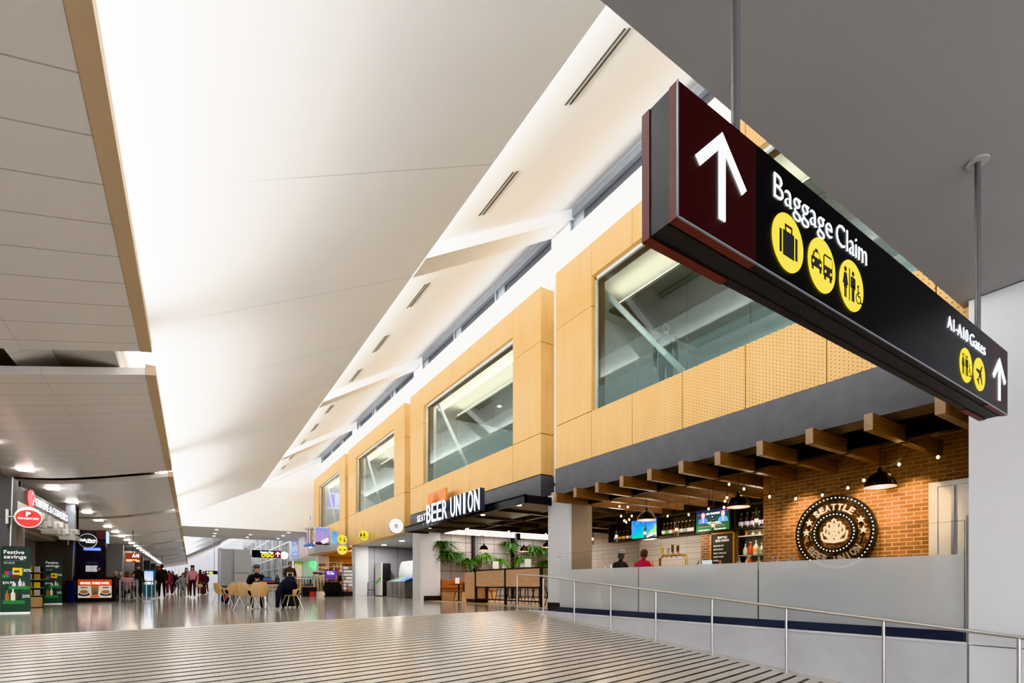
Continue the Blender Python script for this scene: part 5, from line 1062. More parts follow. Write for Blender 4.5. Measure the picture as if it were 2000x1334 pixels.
b = B(); b.box(XF - .1, XF, 43.5, 54, 5.0, 5.05); struct('trim_8', b, M_WHITE); b = B(); b.box(XF - .1, XF + .2, 43.5, 54, 3.2, 3.27); struct('trim_9', b, M_WHITE)
# merchandise
def jacket(label, x, y, z, rz, c, L=.75, group=None):
    t = thing('hanging_jacket', label, 'jacket', (x, y, z), rz, group); m = mat('cloth jacket %.2f %.2f %.2f' % c, c, .9, var=.15, scale=12); b = B(); n = 12; rows = 7; vs = []
    for i in range(rows):
        s = i / (rows - 1); w = .20 + .03 * s; d = .06 + .05 * s
        for j in range(n): a = 2 * PI * j / n; rr = 1 + (.12 * math.sin(5 * a + i) if i > 1 else 0); vs.append((w * math.cos(a) * rr * (1 if i else .55), d * math.sin(a) * rr, -s * L + (.02 if i == 0 else -.03 * abs(math.cos(a)))))
    b.add(vs, [(i * n + j, (i + 1) * n + j, (i + 1) * n + (j + 1) % n, i * n + (j + 1) % n) for i in range(rows - 1) for j in range(n)], True); b.build('torso', m, t, local=True)
    for s in (-1, 1): b = B(); b.tube([(s * .17, 0, -.05), (s * .25, .0, -.30), (s * .26, -.02, -L * .85)], [.055, .05, .04], 8); b.build('sleeve', m, t, local=True)
    b = B(); b.tube([(-.17, 0, -.02), (0, 0, .05), (.17, 0, -.02)], .008, 6); b.tube([(0, 0, .05), (0, 0, .09), (.02, 0, .12), (.0, 0, .14)], .005, 6); b.build('hanger', M_DARK, t, local=True); return t
def rail(label, x, y, w, h, rz=0.):
    t = thing('garment_rail', label, 'rack', (x, y, 0), rz); 
    for s in (-1, 1): b = B(); b.cyl((s * w / 2, 0, .03), (s * w / 2, 0, h), .018, n=8); b.build('post', M_DARK, t, local=True); b = B(); b.box(s * w / 2 - .02, s * w / 2 + .02, -.25, .25, 0, .03); b.build('foot', M_DARK, t, local=True)
    b = B(); b.cyl((-w / 2, 0, h), (w / 2, 0, h), .016, n=8); b.build('bar', M_DARK, t, local=True); return t
YR = 33.6
q = at(628, 1150, Y=YR); rail('garment rail with cream jackets at the shop front', q.x, YR, .95, 1.42)
for k in range(5): jacket('cream jacket on the rail at the shop front, %s from the left' % ORD[k], q.x - .40 + .19 * k, YR, 1.27, PI / 2 - .35, (.62, .54, .42), .95)
for k, c in enumerate(((.45, .03, .04), (.12, .25, .62), (.5, .42, .38), (.62, .08, .22))): 
    t = thing('folded_shirt', ('red folded shirt', 'blue folded shirt', 'beige folded shirt', 'pink folded shirt')[k] + ' lying on the cream jacket rail', 'clothing', (q.x - .4 + .27 * k, YR, 1.44)); b = B(); b.ball((q.x - .4 + .27 * k, YR, 1.49), (.16, .14, .07), 12, 8); b.build('cloth', mat('cloth fold %d' % k, c, .9, var=.2, scale=14), t)
q = at(595, 1150, Y=34.6); rail('garment rail with grey sweaters left of the cream jackets', q.x, 34.6, 1.0, 1.22)
for k in range(5): jacket('grey sweater on the left garment rail, %s from the left' % ORD[k], q.x - .4 + .19 * k, 34.6, 1.07, PI / 2 - .3, (.36, .37, .38) if k < 4 else (.05, .06, .12), .8)
q = at(603, 1150, Y=33.); t = thing('display_table', 'low display table with folded goods left of the cream jackets', 'table', (q.x, 33., 0)); parts('top', M_OAK, t, [(q.x - .45, q.x + .45, 32.75, 33.3, .58, .62)]); parts('base', M_DARK, t, [(q.x - .4, q.x + .4, 32.8, 33.25, .0, .58)])
t = thing('folded_stack', 'dark grey folded stack on the low display table', 'clothing', (q.x, 33, .62)); b = B(); b.box(q.x - .3, q.x + .25, 32.85, 33.2, .62, .78); b.build('cloth', mat('cloth stack', (.10, .10, .11), .9, var=.2, scale=14), t, bevel=.03)
t = thing('toy_box', 'red and white boxed toy beneath the low display table', 'toy', (q.x + .1, 32.7, 0)); parts('box', mat('red box', (.45, .04, .04), .5), t, [(q.x, q.x + .28, 32.45, 32.7, 0, .3)])
q = at(646, 1150, Y=31.6); t = thing('promotion_stand', 'purple promotion board on a stand with black tops hanging below', 'sign', (q.x, 31.4, 0)); f = f_front(q.x, 31.38, 0)
parts('frame', M_DARK, t, [(q.x - .38, q.x + .38, 31.38, 31.42, .05, 1.62)]); parts('foot', M_DARK, t, [(q.x - .4, q.x + .4, 31.2, 31.6, 0, .05)]); b = B(); b.rect(-.35, .35, 1.28, 1.6, .006, f); o = b.build('purple_panel', mat('purple panel', (.16, .07, .42), .4, emit=.3), t); b = B(); b.text('Welcome to', f, .05, .35, -.1, 1.49, 'C', .009); b.text('The Club', f, .07, .42, -.06, 1.37, 'C', .009, .02); b.build('lettering', M_WLIT, o)
b = B(); b.rect(-.35, .35, .88, 1.28, .006, f); b.build('picture', photo('friends picture', (.16, .07, .40), (.12, .06, .05), [(1, .52, (.35, .17, .10))], .2, 7.), t)
for k in range(3): jacket('black top hanging below the purple board, %s from the left' % ORD[k], q.x - .24 + .24 * k, 31.15, .86, .2 * k, (.015, .015, .016), .58)
rail('low rail holding the black tops below the purple board', q.x, 31.15, .8, .98)
q = at(678, 1150, Y=31.); t = thing('card_spinner', 'tall black spinner rack full of greeting cards', 'rack', (q.x, 31., 0)); b = B(); b.cyl((q.x, 31, 0), (q.x, 31, 1.98), .03, n=10); b.build('pole', M_DARK, t); b = B(); b.box(q.x - .27, q.x + .27, 30.73, 31.27, .02, .32); b.build('base', M_DARK, t, bevel=.02); b = B(); b.box(q.x - .25, q.x + .25, 30.75, 31.25, 1.88, 1.98); b.build('header', mat('spinner header', (.06, .03, .04), .5), t)
for i in range(7):
    z = .42 + .205 * i; b = B(); b.box(q.x - .26, q.x + .26, 30.74, 31.26, z - .015, z + .01); o = b.build('tier', M_DARK, t)
    for k in range(4):
        c = random.choice(((.72, .70, .66), (.55, .66, .74), (.68, .60, .58), (.60, .62, .62), (.25, .20, .22))); b = B(); b.box(q.x - .25 + .128 * k, q.x - .25 + .128 * k + .115, 30.745, 30.755, z + .01, z + .165); b.build('card', photo('greeting %d' % (k % 4 + 4 * (i % 3)), c, tuple(v * .85 for v in c), [(1, .62, (.3, .3, .35))], .12, 12.), o)
        if k < 3: b = B(); b.box(q.x - .258, q.x - .25, 30.8 + .15 * k, 30.93 + .15 * k, z + .01, z + .165); b.build('card', mat('side card', (.55, .58, .6), .5), o)
q = at(664, 1140, Y=32.6)
parts_pl = thing('plinth', 'dark stepped plinth under the pink flowers beside the card spinner', 'plinth', (q.x, 32.75, 0)); parts('tall_step', M_DARK, parts_pl, [(q.x - .2, q.x + .2, 32.45, 32.75, 0, .38), (q.x - .2, q.x + .2, 32.76, 33.0, 0, 1.02)])
for k, (dx, z, lab) in enumerate(((0, 1.42, 'upper bunch of pink flowers beside the card spinner'), (-.05, .78, 'lower bunch of pink flowers beside the card spinner'))):
    t = thing('flower_display', lab, 'flowers', (q.x + dx, 32.6, max(0, z - .4))); b = B(); random.seed(5 + k)
    for i in range(26): b.ball((q.x + dx + random.uniform(-.2, .2), 32.6 + random.uniform(-.12, .12), z + random.uniform(-.1, .16)), random.uniform(.03, .05), 7, 5)
    o = b.build('blossoms', mat('pink blossom', (.62, .22, .26), .7, var=.3, scale=20), t); o['kind'] = 'stuff'; b = B()
    for i in range(40): a = random.uniform(0, 6.28); r = random.uniform(.05, .22); c = Vector((q.x + dx + r * math.cos(a), 32.6 + r * math.sin(a) * .6, z - random.uniform(.05, .3))); b.add([c, c + Vector((.06, 0, .05)), c + Vector((.02, .02, .1)), c + Vector((-.04, 0, .05))], [(0, 1, 2, 3)])
    o = b.build('leaves', M_LEAF, t); o['kind'] = 'stuff'; b = B(); b.lathe([(0, -.4), (.13, -.4), (.16, -.1), (.14, -.1), (0, -.12)], (q.x + dx, 32.6, z), 14); b.build('vase', M_DARK, t)
q = at(655, 1100, Y=40.); t = thing('wall_shelves', 'white lit shelves of small goods on the orange wood wall of the shop', 'shelf', (q.x, 42.6, 1.5))
for i in range(4): b = B(); b.box(q.x - .7, q.x + 1.2, 42.5, 42.85, 1.45 + .36 * i, 1.49 + .36 * i); b.build('shelf_board', M_WHITE, t)
random.seed(9)
for i in range(3):
    for k in range(7):
        x = q.x - .6 + .27 * k; t = thing('boxed_gift', 'small boxed gift on the %s lit shop shelf, %s from the left' % (('lowest', 'middle', 'highest')[i], ORD[k]), 'gift', (x, 42.6, 1.49 + .36 * i)); c = random.choice(((.5, .45, .4), (.15, .1, .08), (.6, .55, .5), (.3, .1, .08))); parts('carton', mat('carton %.2f' % c[0], c, .6), t, [(x - .09, x + .09, 42.52, 42.7, 1.49 + .36 * i, 1.49 + .36 * i + random.uniform(.15, .26))])
parts_l = [(10.2, 36), (11.2, 40)]
for x, y in parts_l: alight('shop_light', (x, y, 3.0), .6, .6, 90, (1, .72, .42))
plight('shop_spot', (9.4, 35, 2.7), 40, (1, .75, .45), .1); alight('passage_light', (10, 48, 3.05), 1.5, 5, 60, (1, 1, 1))
t = thing('sandwich_board', 'upright food poster with a red lower band beside the passage', 'sign', (7.9, 44, 0)); p0 = at(574, 1168, Y=41.); p1 = at(591, 1098, Y=41.); b = B(); b.box(p0.x, p1.x, 41, 41.06, .0, p1.z); b.build('frame', M_DARK, t); f = f_front((p0.x + p1.x) / 2, 41, 0); hw = (p1.x - p0.x) / 2 - .03
b = B(); b.rect(-hw, hw, 1.15, p1.z - .2, .006, f); b.build('picture', photo('food poster', (.62, .58, .5), (.6, .55, .45), [(1, .57, (.35, .12, .06))], .2, 6.), t); b = B(); b.rect(-hw, hw, p1.z - .2, p1.z - .04, .006, f); b.build('green_header', mat('lime header', (.35, .45, .03), .5, emit=.2), t); b = B(); b.rect(-hw, hw, .85, 1.15, .006, f); b.build('red_band', mat('red band', (.55, .02, .02), .5, emit=.2), t); b = B(); b.rect(-hw, hw, .1, .85, .006, f); b.build('lower_picture', photo('food poster low', (.6, .5, .1), (.5, .45, .3), [(1, .5, (.1, .25, .1))], .15, 5.), t)
t = thing('exit_sign', 'small glowing green exit sign in the passage', 'sign', (9.2, 53.8, 2.4)); p = at(617, 1101, Y=53.8); b = B(); b.box(p.x - .2, p.x + .2, 53.84, 53.9, p.z - .12, p.z + .12); o = b.build('case', M_DARK, t); b = B(); b.text('EXIT', f_front(p.x, 53.838, p.z - .07), .15, .32, 0, 0, 'C', .005, .02); b.build('lettering', mat('exit green', (.02, .9, .25), .5, emit=5., var=0), t); plight('exit_glow', (p.x, 53.5, p.z), 8, (.05, 1, .3), .1)

# ================================================================ far direction sign
t = thing('direction_sign', 'distant small black and maroon hanging direction sign with an up arrow', 'sign', (5.8, 49.8, 2.9)); Yd = 49.8; p0 = at(492, 1088.5, Y=Yd); p1 = at(549, 1076, Y=Yd); f = f_front(0, Yd - .02, 0); xs = at(536, 1080, Y=Yd).x
b = B(); b.box(p0.x, xs, Yd - .02, Yd + .17, p0.z, p1.z); b.build('text_panel', M_SBLACK, t); b = B(); b.box(xs, p1.x, Yd - .02, Yd + .17, p0.z, p1.z); b.build('arrow_panel', mat('maroon lit', (.16, .02, .03), .4, emit=.15), t); hh = p1.z - p0.z
b = B(); b.text('Baggage Claim', f, hh * .26, 1.05, (p0.x + xs) / 2 + .3, p0.z + hh * .64, 'C', .004, .01); b.build('lettering', M_WLIT, t); b = B(); arrow(b, f, (xs + p1.x) / 2, p0.z + hh * .15, hh * .7); b.build('arrow', M_WLIT, t)
for k, fn in enumerate((pict_case, pict_wc, pict_car)): roundel(t, f, (p0.x + xs) / 2 + .0 + .35 * k, p0.z + hh * .32, hh * .27, fn)
b = B(); b.cyl((p0.x + .3, Yd + .08, p1.z), (p0.x + .3, Yd + .08, 5.02), .015, n=6); b.build('rod', M_WHITE, t); b = B(); b.cyl((xs, Yd + .08, p1.z), (xs, Yd + .08, 5.02), .015, n=6); b.build('rod', M_WHITE, t)
for k, (a, c) in enumerate(((423, 1034.6), (420, 1042), (418, 1047), (489, 1044.5), (483, 1049.5), (564, 1040.5), (553, 1046.5), (543, 1052))):
    q = at(a, c, Z=5.01); q.y = max(44.2, min(52.6, q.y)); t = thing('soffit_downlight', 'round downlight in the grey soffit beyond the white header, %s from the left' % ORD[k], 'light', tuple(q)); b = B(); b.cyl((q.x, q.y, 5.0), (q.x, q.y, 5.02), .12, n=14); b.build('lens', mat('dim lens', (1, 1, 1), .5, emit=2.5, var=0), t)
# ================================================================ hall table with shell chairs
# grey cabinet block behind the table
t = thing('grey_enclosure', 'tall plain grey partition block standing behind the hall table', 'partition', (1.6, 24.6, 0))
def ex(px, Y): return at(px, 1142, Y=Y).x
x0, x1, x2 = ex(433, 24.2), ex(457, 24.2), ex(491, 23.9)
parts('main_block', M_GREY, t, [(x0, x1 + .1, 24.2, 25.2, 0, 2.24)]); parts('side_face', mat('lavender grey', (.52, .50, .58), .5), t, [(x0 - .1, x0, 24.25, 25.3, .0, 2.28)]); parts('front_panel', M_GREY, t, [(x1, x2, 23.9, 25.1, 0, 1.22), (x1, x2, 23.9, 25.1, 1.24, 2.05)]); parts('roof_box', M_GREY, t, [(x1, x2 - .05, 23.95, 25.1, 2.05, 2.22)])
t = thing('side_counter', 'low grey counter top fixed to the left of the grey partition block', 'counter', (1.1, 23.3, 0)); a, c = ex(429, 23.), ex(455, 23.); parts('top', M_GREY, t, [(a, c, 22.6, 24.15, .70, .74)]); b = B(); b.cyl((c - .15, 23.6, 0), (c - .15, 23.6, .70), .04, n=10); b.build('leg', M_STEEL, t)
# shell chair
def shell_chair(label, x, y, rz, group=None):
    t = thing('shell_chair', label, 'chair', (x, y, 0), rz, group); NS, NT_ = 76, 22; W, D = .285, .26; grid = []
    def hgt(s): a = abs(s); return .80 if a < .30 else .80 - (.80 - .62) * min(1, (a - .30) / .22) if a < .52 else .62 - .04 * (a - .52) / .48
    for j in range(NT_ + 1):
        v = j / NT_; row = []
        for i in range(NS + 1):
            s = -1 + 2 * i / NS; an = PI / 2 + s * PI * .60; z = .40 + (hgt(s) - .40) * v; fl = .70 + .30 * min(1, v * 1.5) ** .6 + (.10 * max(0, math.cos(s * PI * .8)) * v)
            row.append((W * math.cos(an) * fl, D * math.sin(an) * fl, z))
        grid.append(row)
    b = B(); vs = [p for r in grid for p in r]; fs = []; hs = []
    for j in range(NT_):
        for i in range(NS):
            s = abs(-1 + 2 * (i + .5) / NS); v = (j + .5) / NT_
            hole = ((s - .60) / .13) ** 2 + ((v - .44) / .40) ** 2 < 1
            (hs if hole else fs).append((j * (NS + 1) + i, j * (NS + 1) + i + 1, (j + 1) * (NS + 1) + i + 1, (j + 1) * (NS + 1) + i))
    b.add(vs, fs, True); o = b.build('shell', M_CHAIR, t, local=True); sd = o.modifiers.new('s', 'SOLIDIFY'); sd.thickness = .012; sd.offset = -1
    b = B(); b.lathe([(0, .392), (.12, .392), (.17, .398), (.195, .41), (.20, .42), (.0, .425)], (0, .01, 0), 26); b.build('seat', M_CHAIR, t, local=True)
    b = B(); b.lathe([(0, .426), (.175, .427), (.185, .45), (.17, .462), (0, .465)], (0, .0, 0), 24); b.build('black_seat_pad', M_BLACK, t, local=True)
    for s in (-1, 1):
        b = B(); used = [q for q in hs if (vs[q[0]][0] > 0) == (s > 0)]; ids = sorted({i for q in used for i in q}); b.add([(vs[i][0] * .945, vs[i][1] * .945, vs[i][2]) for i in ids], [tuple(ids.index(i) for i in q) for q in used], True); b.build('arm_opening_liner', M_BLACK, t, local=True)
        for q in (-1, 1): b = B(); b.cyl((s * .13, q * .12, .40), (s * .245, q * .25, 0), .0115, n=8); b.build('leg', M_CHROME, t, local=True)
    return t
TX, TY = 1.86, 16.55
t = thing('hall_table', 'round pedestal table with beech edge among the shell chairs', 'table', (TX, TY, 0)); b = B(); b.cyl((TX, TY, .715), (TX, TY, .735), .50, n=40); b.build('table_top', M_WHITE, t); b = B(); b.cyl((TX, TY, .64), (TX, TY, .715), .46, .495, n=40); b.build('beech_edge', M_CHAIR, t); b = B(); b.cyl((TX, TY, .02), (TX, TY, .64), .07, n=18); b.build('pedestal', M_STEEL, t); b = B(); b.lathe([(0, .03), (.1, .028), (.33, .012), (.34, 0), (0, 0)], (TX, TY, 0), 30); b.build('foot_disc', M_STEEL, t)
def cpos(px, Y): return ex(px, Y)
shell_chair('beech shell chair nearest the camera, its back towards us at the round hall table', cpos(503, 15.55), 15.55, PI + .15)
shell_chair('beech shell chair just left of the nearest one at the round hall table', cpos(482, 16.2), 16.2, PI - .75)
shell_chair('beech shell chair side-on at the left, beside the grey partition block', cpos(455, 18.6), 18.6, PI / 2 + 1.9)
shell_chair('beech shell chair at the right of the hall table with a dark coat over it', cpos(569, 16.2), 16.2, -PI / 2 + .25)
shell_chair('yellowish beech shell chair farthest left beside the low grey counter', cpos(434, 21.5), 21.5, 2.1)
# things on and around the table
t = thing('shopping_bag', 'black bag with a red strap lying on the round hall table', 'bag', (TX + .1, TY, .735)); b = B(); b.box(TX - .22, TX + .36, TY - .2, TY + .1, .735, .86); b.build('body', M_BLACK, t, bevel=.05); b = B(); b.box(TX - .16, TX + .22, TY - .207, TY - .2, .80, .825); b.build('red_strap', mat('red strap', (.6, .02, .04), .5), t)
t = thing('blue_box', 'small bright blue box on the hall table', 'box', (TX + .05, TY + .25, .735)); b = B(); b.box(TX - .02, TX + .2, TY + .2, TY + .36, .735, .93); b.build('carton', mat('bright blue', (.04, .22, .62), .5), t); b = B(); b.box(TX + .0, TX + .18, TY + .22, TY + .34, .93, .96); b.build('dark_lid', M_BLACK, t)
bottle('black drinking bottle on the hall table beside the blue box', TX + .36, TY + .24, .735, .34, (.02, .02, .022), (.7, .7, .72), (.03, .03, .03))
cx = cpos(565, 16.3); t = thing('draped_coat', 'dark navy padded coat draped over the right shell chair', 'coat', (cx, 16.25, .44)); b = B(); b.ball((cx - .02, 16.28, .68), (.24, .22, .26), 18, 12); b.tube([(cx - .2, 16.2, .75), (cx - .33, 16.1, .5), (cx - .36, 16.05, .06)], [.09, .085, .05], 10); b.build('cloth', mat('cloth navy coat', (.012, .014, .024), .9, var=.2, scale=9), t); b = B(); b.ball((cx + .02, 16.32, .90), (.16, .14, .10), 14, 8); b.build('hood', mat('cloth navy coat', (.012, .014, .024)), t)
cx = cpos(567, 17.1); t = thing('suitcase', 'black suitcase with a raised grey handle behind the right shell chair', 'suitcase', (cx, 17.1, 0)); b = B(); b.box(cx - .26, cx + .26, 17.0, 17.28, .05, .62); b.build('case', M_BLACK, t, bevel=.04)
for s in (-1, 1): 
    b = B(); b.cyl((cx + s * .08, 17.14, .62), (cx + s * .08, 17.14, 1.10), .013, n=8); b.build('handle_tube', M_CHROME, t)
    for yy in (17.05, 17.23): b = B(); b.cyl((cx + s * .2 - .015, yy, .03), (cx + s * .2 + .015, yy, .03), .03, n=12); b.build('wheel', M_DARK, t)
b = B(); b.box(cx - .10, cx + .10, 17.12, 17.16, 1.09, 1.12); b.build('grip', M_GREY, t)
cx = cpos(441, 22.4); t = thing('backpack', 'navy and red backpack on the floor by the grey partition block', 'bag', (cx, 22.4, 0)); b = B(); b.ball((cx, 22.4, .2), (.17, .13, .2), 14, 10); b.build('body', mat('cloth navy pack', (.015, .02, .05), .9), t); b = B(); b.ball((cx + .02, 22.28, .26), (.09, .05, .09), 10, 8); b.build('red_pocket', mat('red pocket', (.4, .02, .02), .8), t)
person('person in a black top and grey cap slumped over the hall table', (cpos(499, 17.6), 17.55, 0), 0, 'slump', (.014, .014, .016), (.02, .02, .03), hair=(.05, .05, .05), hat=('cap', (.10, .105, .11)), stout=1.15)
shell_chair('beech shell chair under the slumped person at the hall table', cpos(499, 17.6), 17.6, 0)
person('man in a dark brown jacket and jeans standing behind the suitcase', (cpos(566, 24.5), 24.5, 0), .1, 'push', (.045, .03, .022), (.10, .16, .28), hair=(.10, .09, .05), stout=1.35)

# ================================================================ left side: stores and columns
def pillar(label, x0, x1, y0, y1, z, base=0.):
    t = thing('slab_pillar', label, 'pillar', ((x0 + x1) / 2, y0, 0)); b = B(); k = .10
    b.add([(x0, y0, 0), (x1 - k, y0, 0), (x1 - k, y1, 0), (x0, y1, 0), (x0, y0, z), (x1, y0, z), (x1, y1, z), (x0, y1, z)], [(0, 3, 2, 1), (4, 5, 6, 7), (0, 1, 5, 4), (2, 3, 7, 6), (0, 4, 7, 3), (1, 2, 6, 5)]); b.build('slab', M_GCONC, t)
    b = B(); b.add([(x1 - k, y0 - .012, 0), (x1 - k + .02, y0 - .012, 0), (x1 + .02, y0 - .012, z), (x1, y0 - .012, z), (x1 - k, y0 + .03, 0), (x1 - k + .02, y0 + .03, 0), (x1 + .02, y0 + .03, z), (x1, y0 + .03, z)], [(0, 1, 2, 3), (7, 6, 5, 4), (0, 4, 5, 1), (1, 5, 6, 2), (2, 6, 7, 3), (3, 7, 4, 0)]); b.build('edge_strip', M_STEEL, t)
pillar('nearest dark steel pillar at the left picture edge behind the first green banner', -5.3, -4.24, 19.4, 20.0, 3.75)
pillar('wide dark concrete slab pillar behind the second green banner', -5.35, -4.15, 27.6, 28.1, 3.0)
for k, (y, lab) in enumerate(((44., 'dark slab pillar behind the coffee counter'), (52., 'dark slab pillar just behind the first orange gate sign'), (61., 'dark slab pillar beyond the first orange gate sign'), (71., 'dark slab pillar fourth along the corridor'), (81., 'dark slab pillar fifth along the corridor'), (91., 'dark slab pillar farthest along the corridor'))): pillar(lab, -5.3, -4.0, y, y + .5, 3.52)
t = thing('upper_pillar', 'bluish lit steel pier above the wide dark slab pillar', 'pillar', (-4.3, 27.6, 3.0)); parts('pier', mat('bluish steel', (.22, .23, .27), .35, .6), t, [(-4.42, -4.12, 27.6, 27.9, 3.0, 4.1)])
# perfume shop fascia, lettering, white blocks
t = thing('shop_fascia', 'grey shop fascia carrying illuminated perfume and cosmetics lettering', 'sign', (-4.4, 25, 3.15)); parts('board', mat('fascia grey', (.13, .125, .13), .5), t, [(-4.5, -4.36, 20.9, 27.6, 3.2, 3.72)]); f = f_right(-4.355, 22.3, 3.36)
b = B(); b.text('PERFUME & COSMETICS', f, .27, 5.2, 0, 0, 'L', .012, -.012); b.build('lettering', mat('white letter glow', (1, 1, 1), .5, emit=1.5, ecol=(.96, .96, 1), var=0), t)
g = f_right(-4.352, 21.85, 3.5); b = B(); b.disc((0, 0), .27, .05, g, 26, .27); o = b.build('round_emblem', mat('pink white glow', (.8, .5, .52), .5, emit=.8, ecol=(1, .75, .78), var=0), t); b = B(); b.ring((0, 0), .23, .27, .058, g, 26); b.build('red_rim', mat('lit red', (.9, .02, .02), .5, emit=.6, ecol=(1, .03, .02), var=0), o); b = B(); b.text('P', g, .26, .18, 0, -.13, 'C', .06, .03); b.build('emblem_letter', mat('lit red', (1, 0, 0)), o)
plight('fascia_glow', (-3.7, 24.8, 3.75), 3, (.92, .92, 1.), .3)
t = thing('block_trim', 'trim of staggered white blocks below the perfume and cosmetics lettering', 'trim', (-4.3, 24, 2.6)); parts('mount_board', M_WHITE, t, [(-4.36, -4.34, 20.4, 28.2, 2.6, 3.22)])
for k in range(16):
    y = 20.6 + .46 * k; z = 2.50 + .15 * ((k * 7) % 3) + (.08 if k % 2 else 0); parts('block', M_WHITE, t, [(-4.35, -3.92 - .1 * (k % 2), y - .2, y + .24, z, z + .20)])
t = thing('block_soffit', 'pale beam carrying the white block trim', 'beam', (-4.35, 24.3, 2.5)); parts('beam', mat('pale beam', (.5, .48, .47), .6), t, [(-4.7, -4.36, 20.2, 27.6, 2.60, 3.2), (-5.3, -4.7, 20.2, 27.6, 2.5, 2.62)])
t = thing('ceiling_rail', 'thin black double ceiling rail over the perfume shop', 'rail', (-4.7, 22, 3.9)); 
for z in (3.80, 3.88): b = B(); b.cyl((-4.8, 17, z + .2), (-4.6, 27, z), .015, n=6); b.build('rail', M_BLACK, t)
for (y) in (20.3, 22.5): b = B(); b.box(-4.8, -4.7, y - .05, y + .05, 3.2, 4.1); b.build('drop_post', M_BLACK, t)
t = thing('wall_panel', 'pale beige double wall panel above the first green banner', 'panel', (-5, 21, 1.9)); p0 = at(13, 1068, Y=21.); p1 = at(47, 1020, Y=21.); parts('leaf', mat('beige panel', (.58, .50, .45), .6), t, [(p0.x, (p0.x + p1.x) / 2 - .015, 21, 21.05, .0, p1.z), ((p0.x + p1.x) / 2 + .015, p1.x, 21, 21.05, .0, p1.z)])
def arm_sign(label, px, py, Y, D, m, fn, xl):
    p = at(px, py, Y=Y); t = thing('blade_sign', label, 'sign', tuple(p)); f = f_front(p.x, Y - .06, p.z); r = D / 2; b = B(); b.ring((0, 0), r * .93, r, .02, f, 40); b.disc((0, 0), r, -.12, f, 40); b.build('drum', M_STEEL, t); b = B(); b.disc((0, 0), r * .94, .012, f, 40); o = b.build('face', m, t); fn(o, f, r); b = B(); b.cyl((p.x - r, Y, p.z), (xl, Y, p.z), .03, n=10); b.build('arm', M_STEEL, t); b = B(); b.box(xl - .02, xl + .02, Y - .05, Y + .05, p.z - .2, p.z + .2); b.build('wall_plate', M_STEEL, t)
def red_face(o, f, r):
    g = f @ Matrix.Translation((0, 0, .013)); b = B(); b.poly([(r * .91 * math.cos(a), r * (.92 if math.sin(a) < 0 else .70) * math.sin(a) + r * .0) for a in [2 * PI * i / 36 for i in range(36)]], .004, g); q = b.build('red_field', mat('lit red field', (.5, .012, .006), .5, emit=.5, ecol=(1, .025, .008), var=0), o); b = B(); b.disc((0, r * .32), r * .30, .008, g, 20, r * .28); b.build('emblem_disc', mat('dark red', (.45, .01, .01), .5, emit=.4), q); b = B(); b.text('P', g, r * .40, r * .34, 0, r * .12, 'C', .014, .04); b.text('TAX & DUTY FREE', g, r * .17, r * 1.45, 0, -r * .2, 'C', .010, .02); b.build('lettering', M_WLIT, q)
arm_sign('round red tax and duty free blade sign at the left', 57, 1011, 19.2, .59, mat('lit white rim', (1, 1, 1), .5, emit=1.1, var=0), red_face, -4.3)
def caf_face(o, f, r): txt_part(o, f, 'Caffe D\'arte', r * .34, r * 1.7, 0, -.02, M_WLIT, bold=.02); b = B(); b.rect(-r * .2, r * .75, -r * .26, -r * .18, .004, f @ Matrix.Translation((0, 0, .013))); b.build('underline', M_WLIT, o)
arm_sign('round black coffee blade sign with white script on the wide slab pillar', 172, 1056.5, 27.4, .61, mat('black sign face', (.015, .015, .018), .4), caf_face, -4.3)
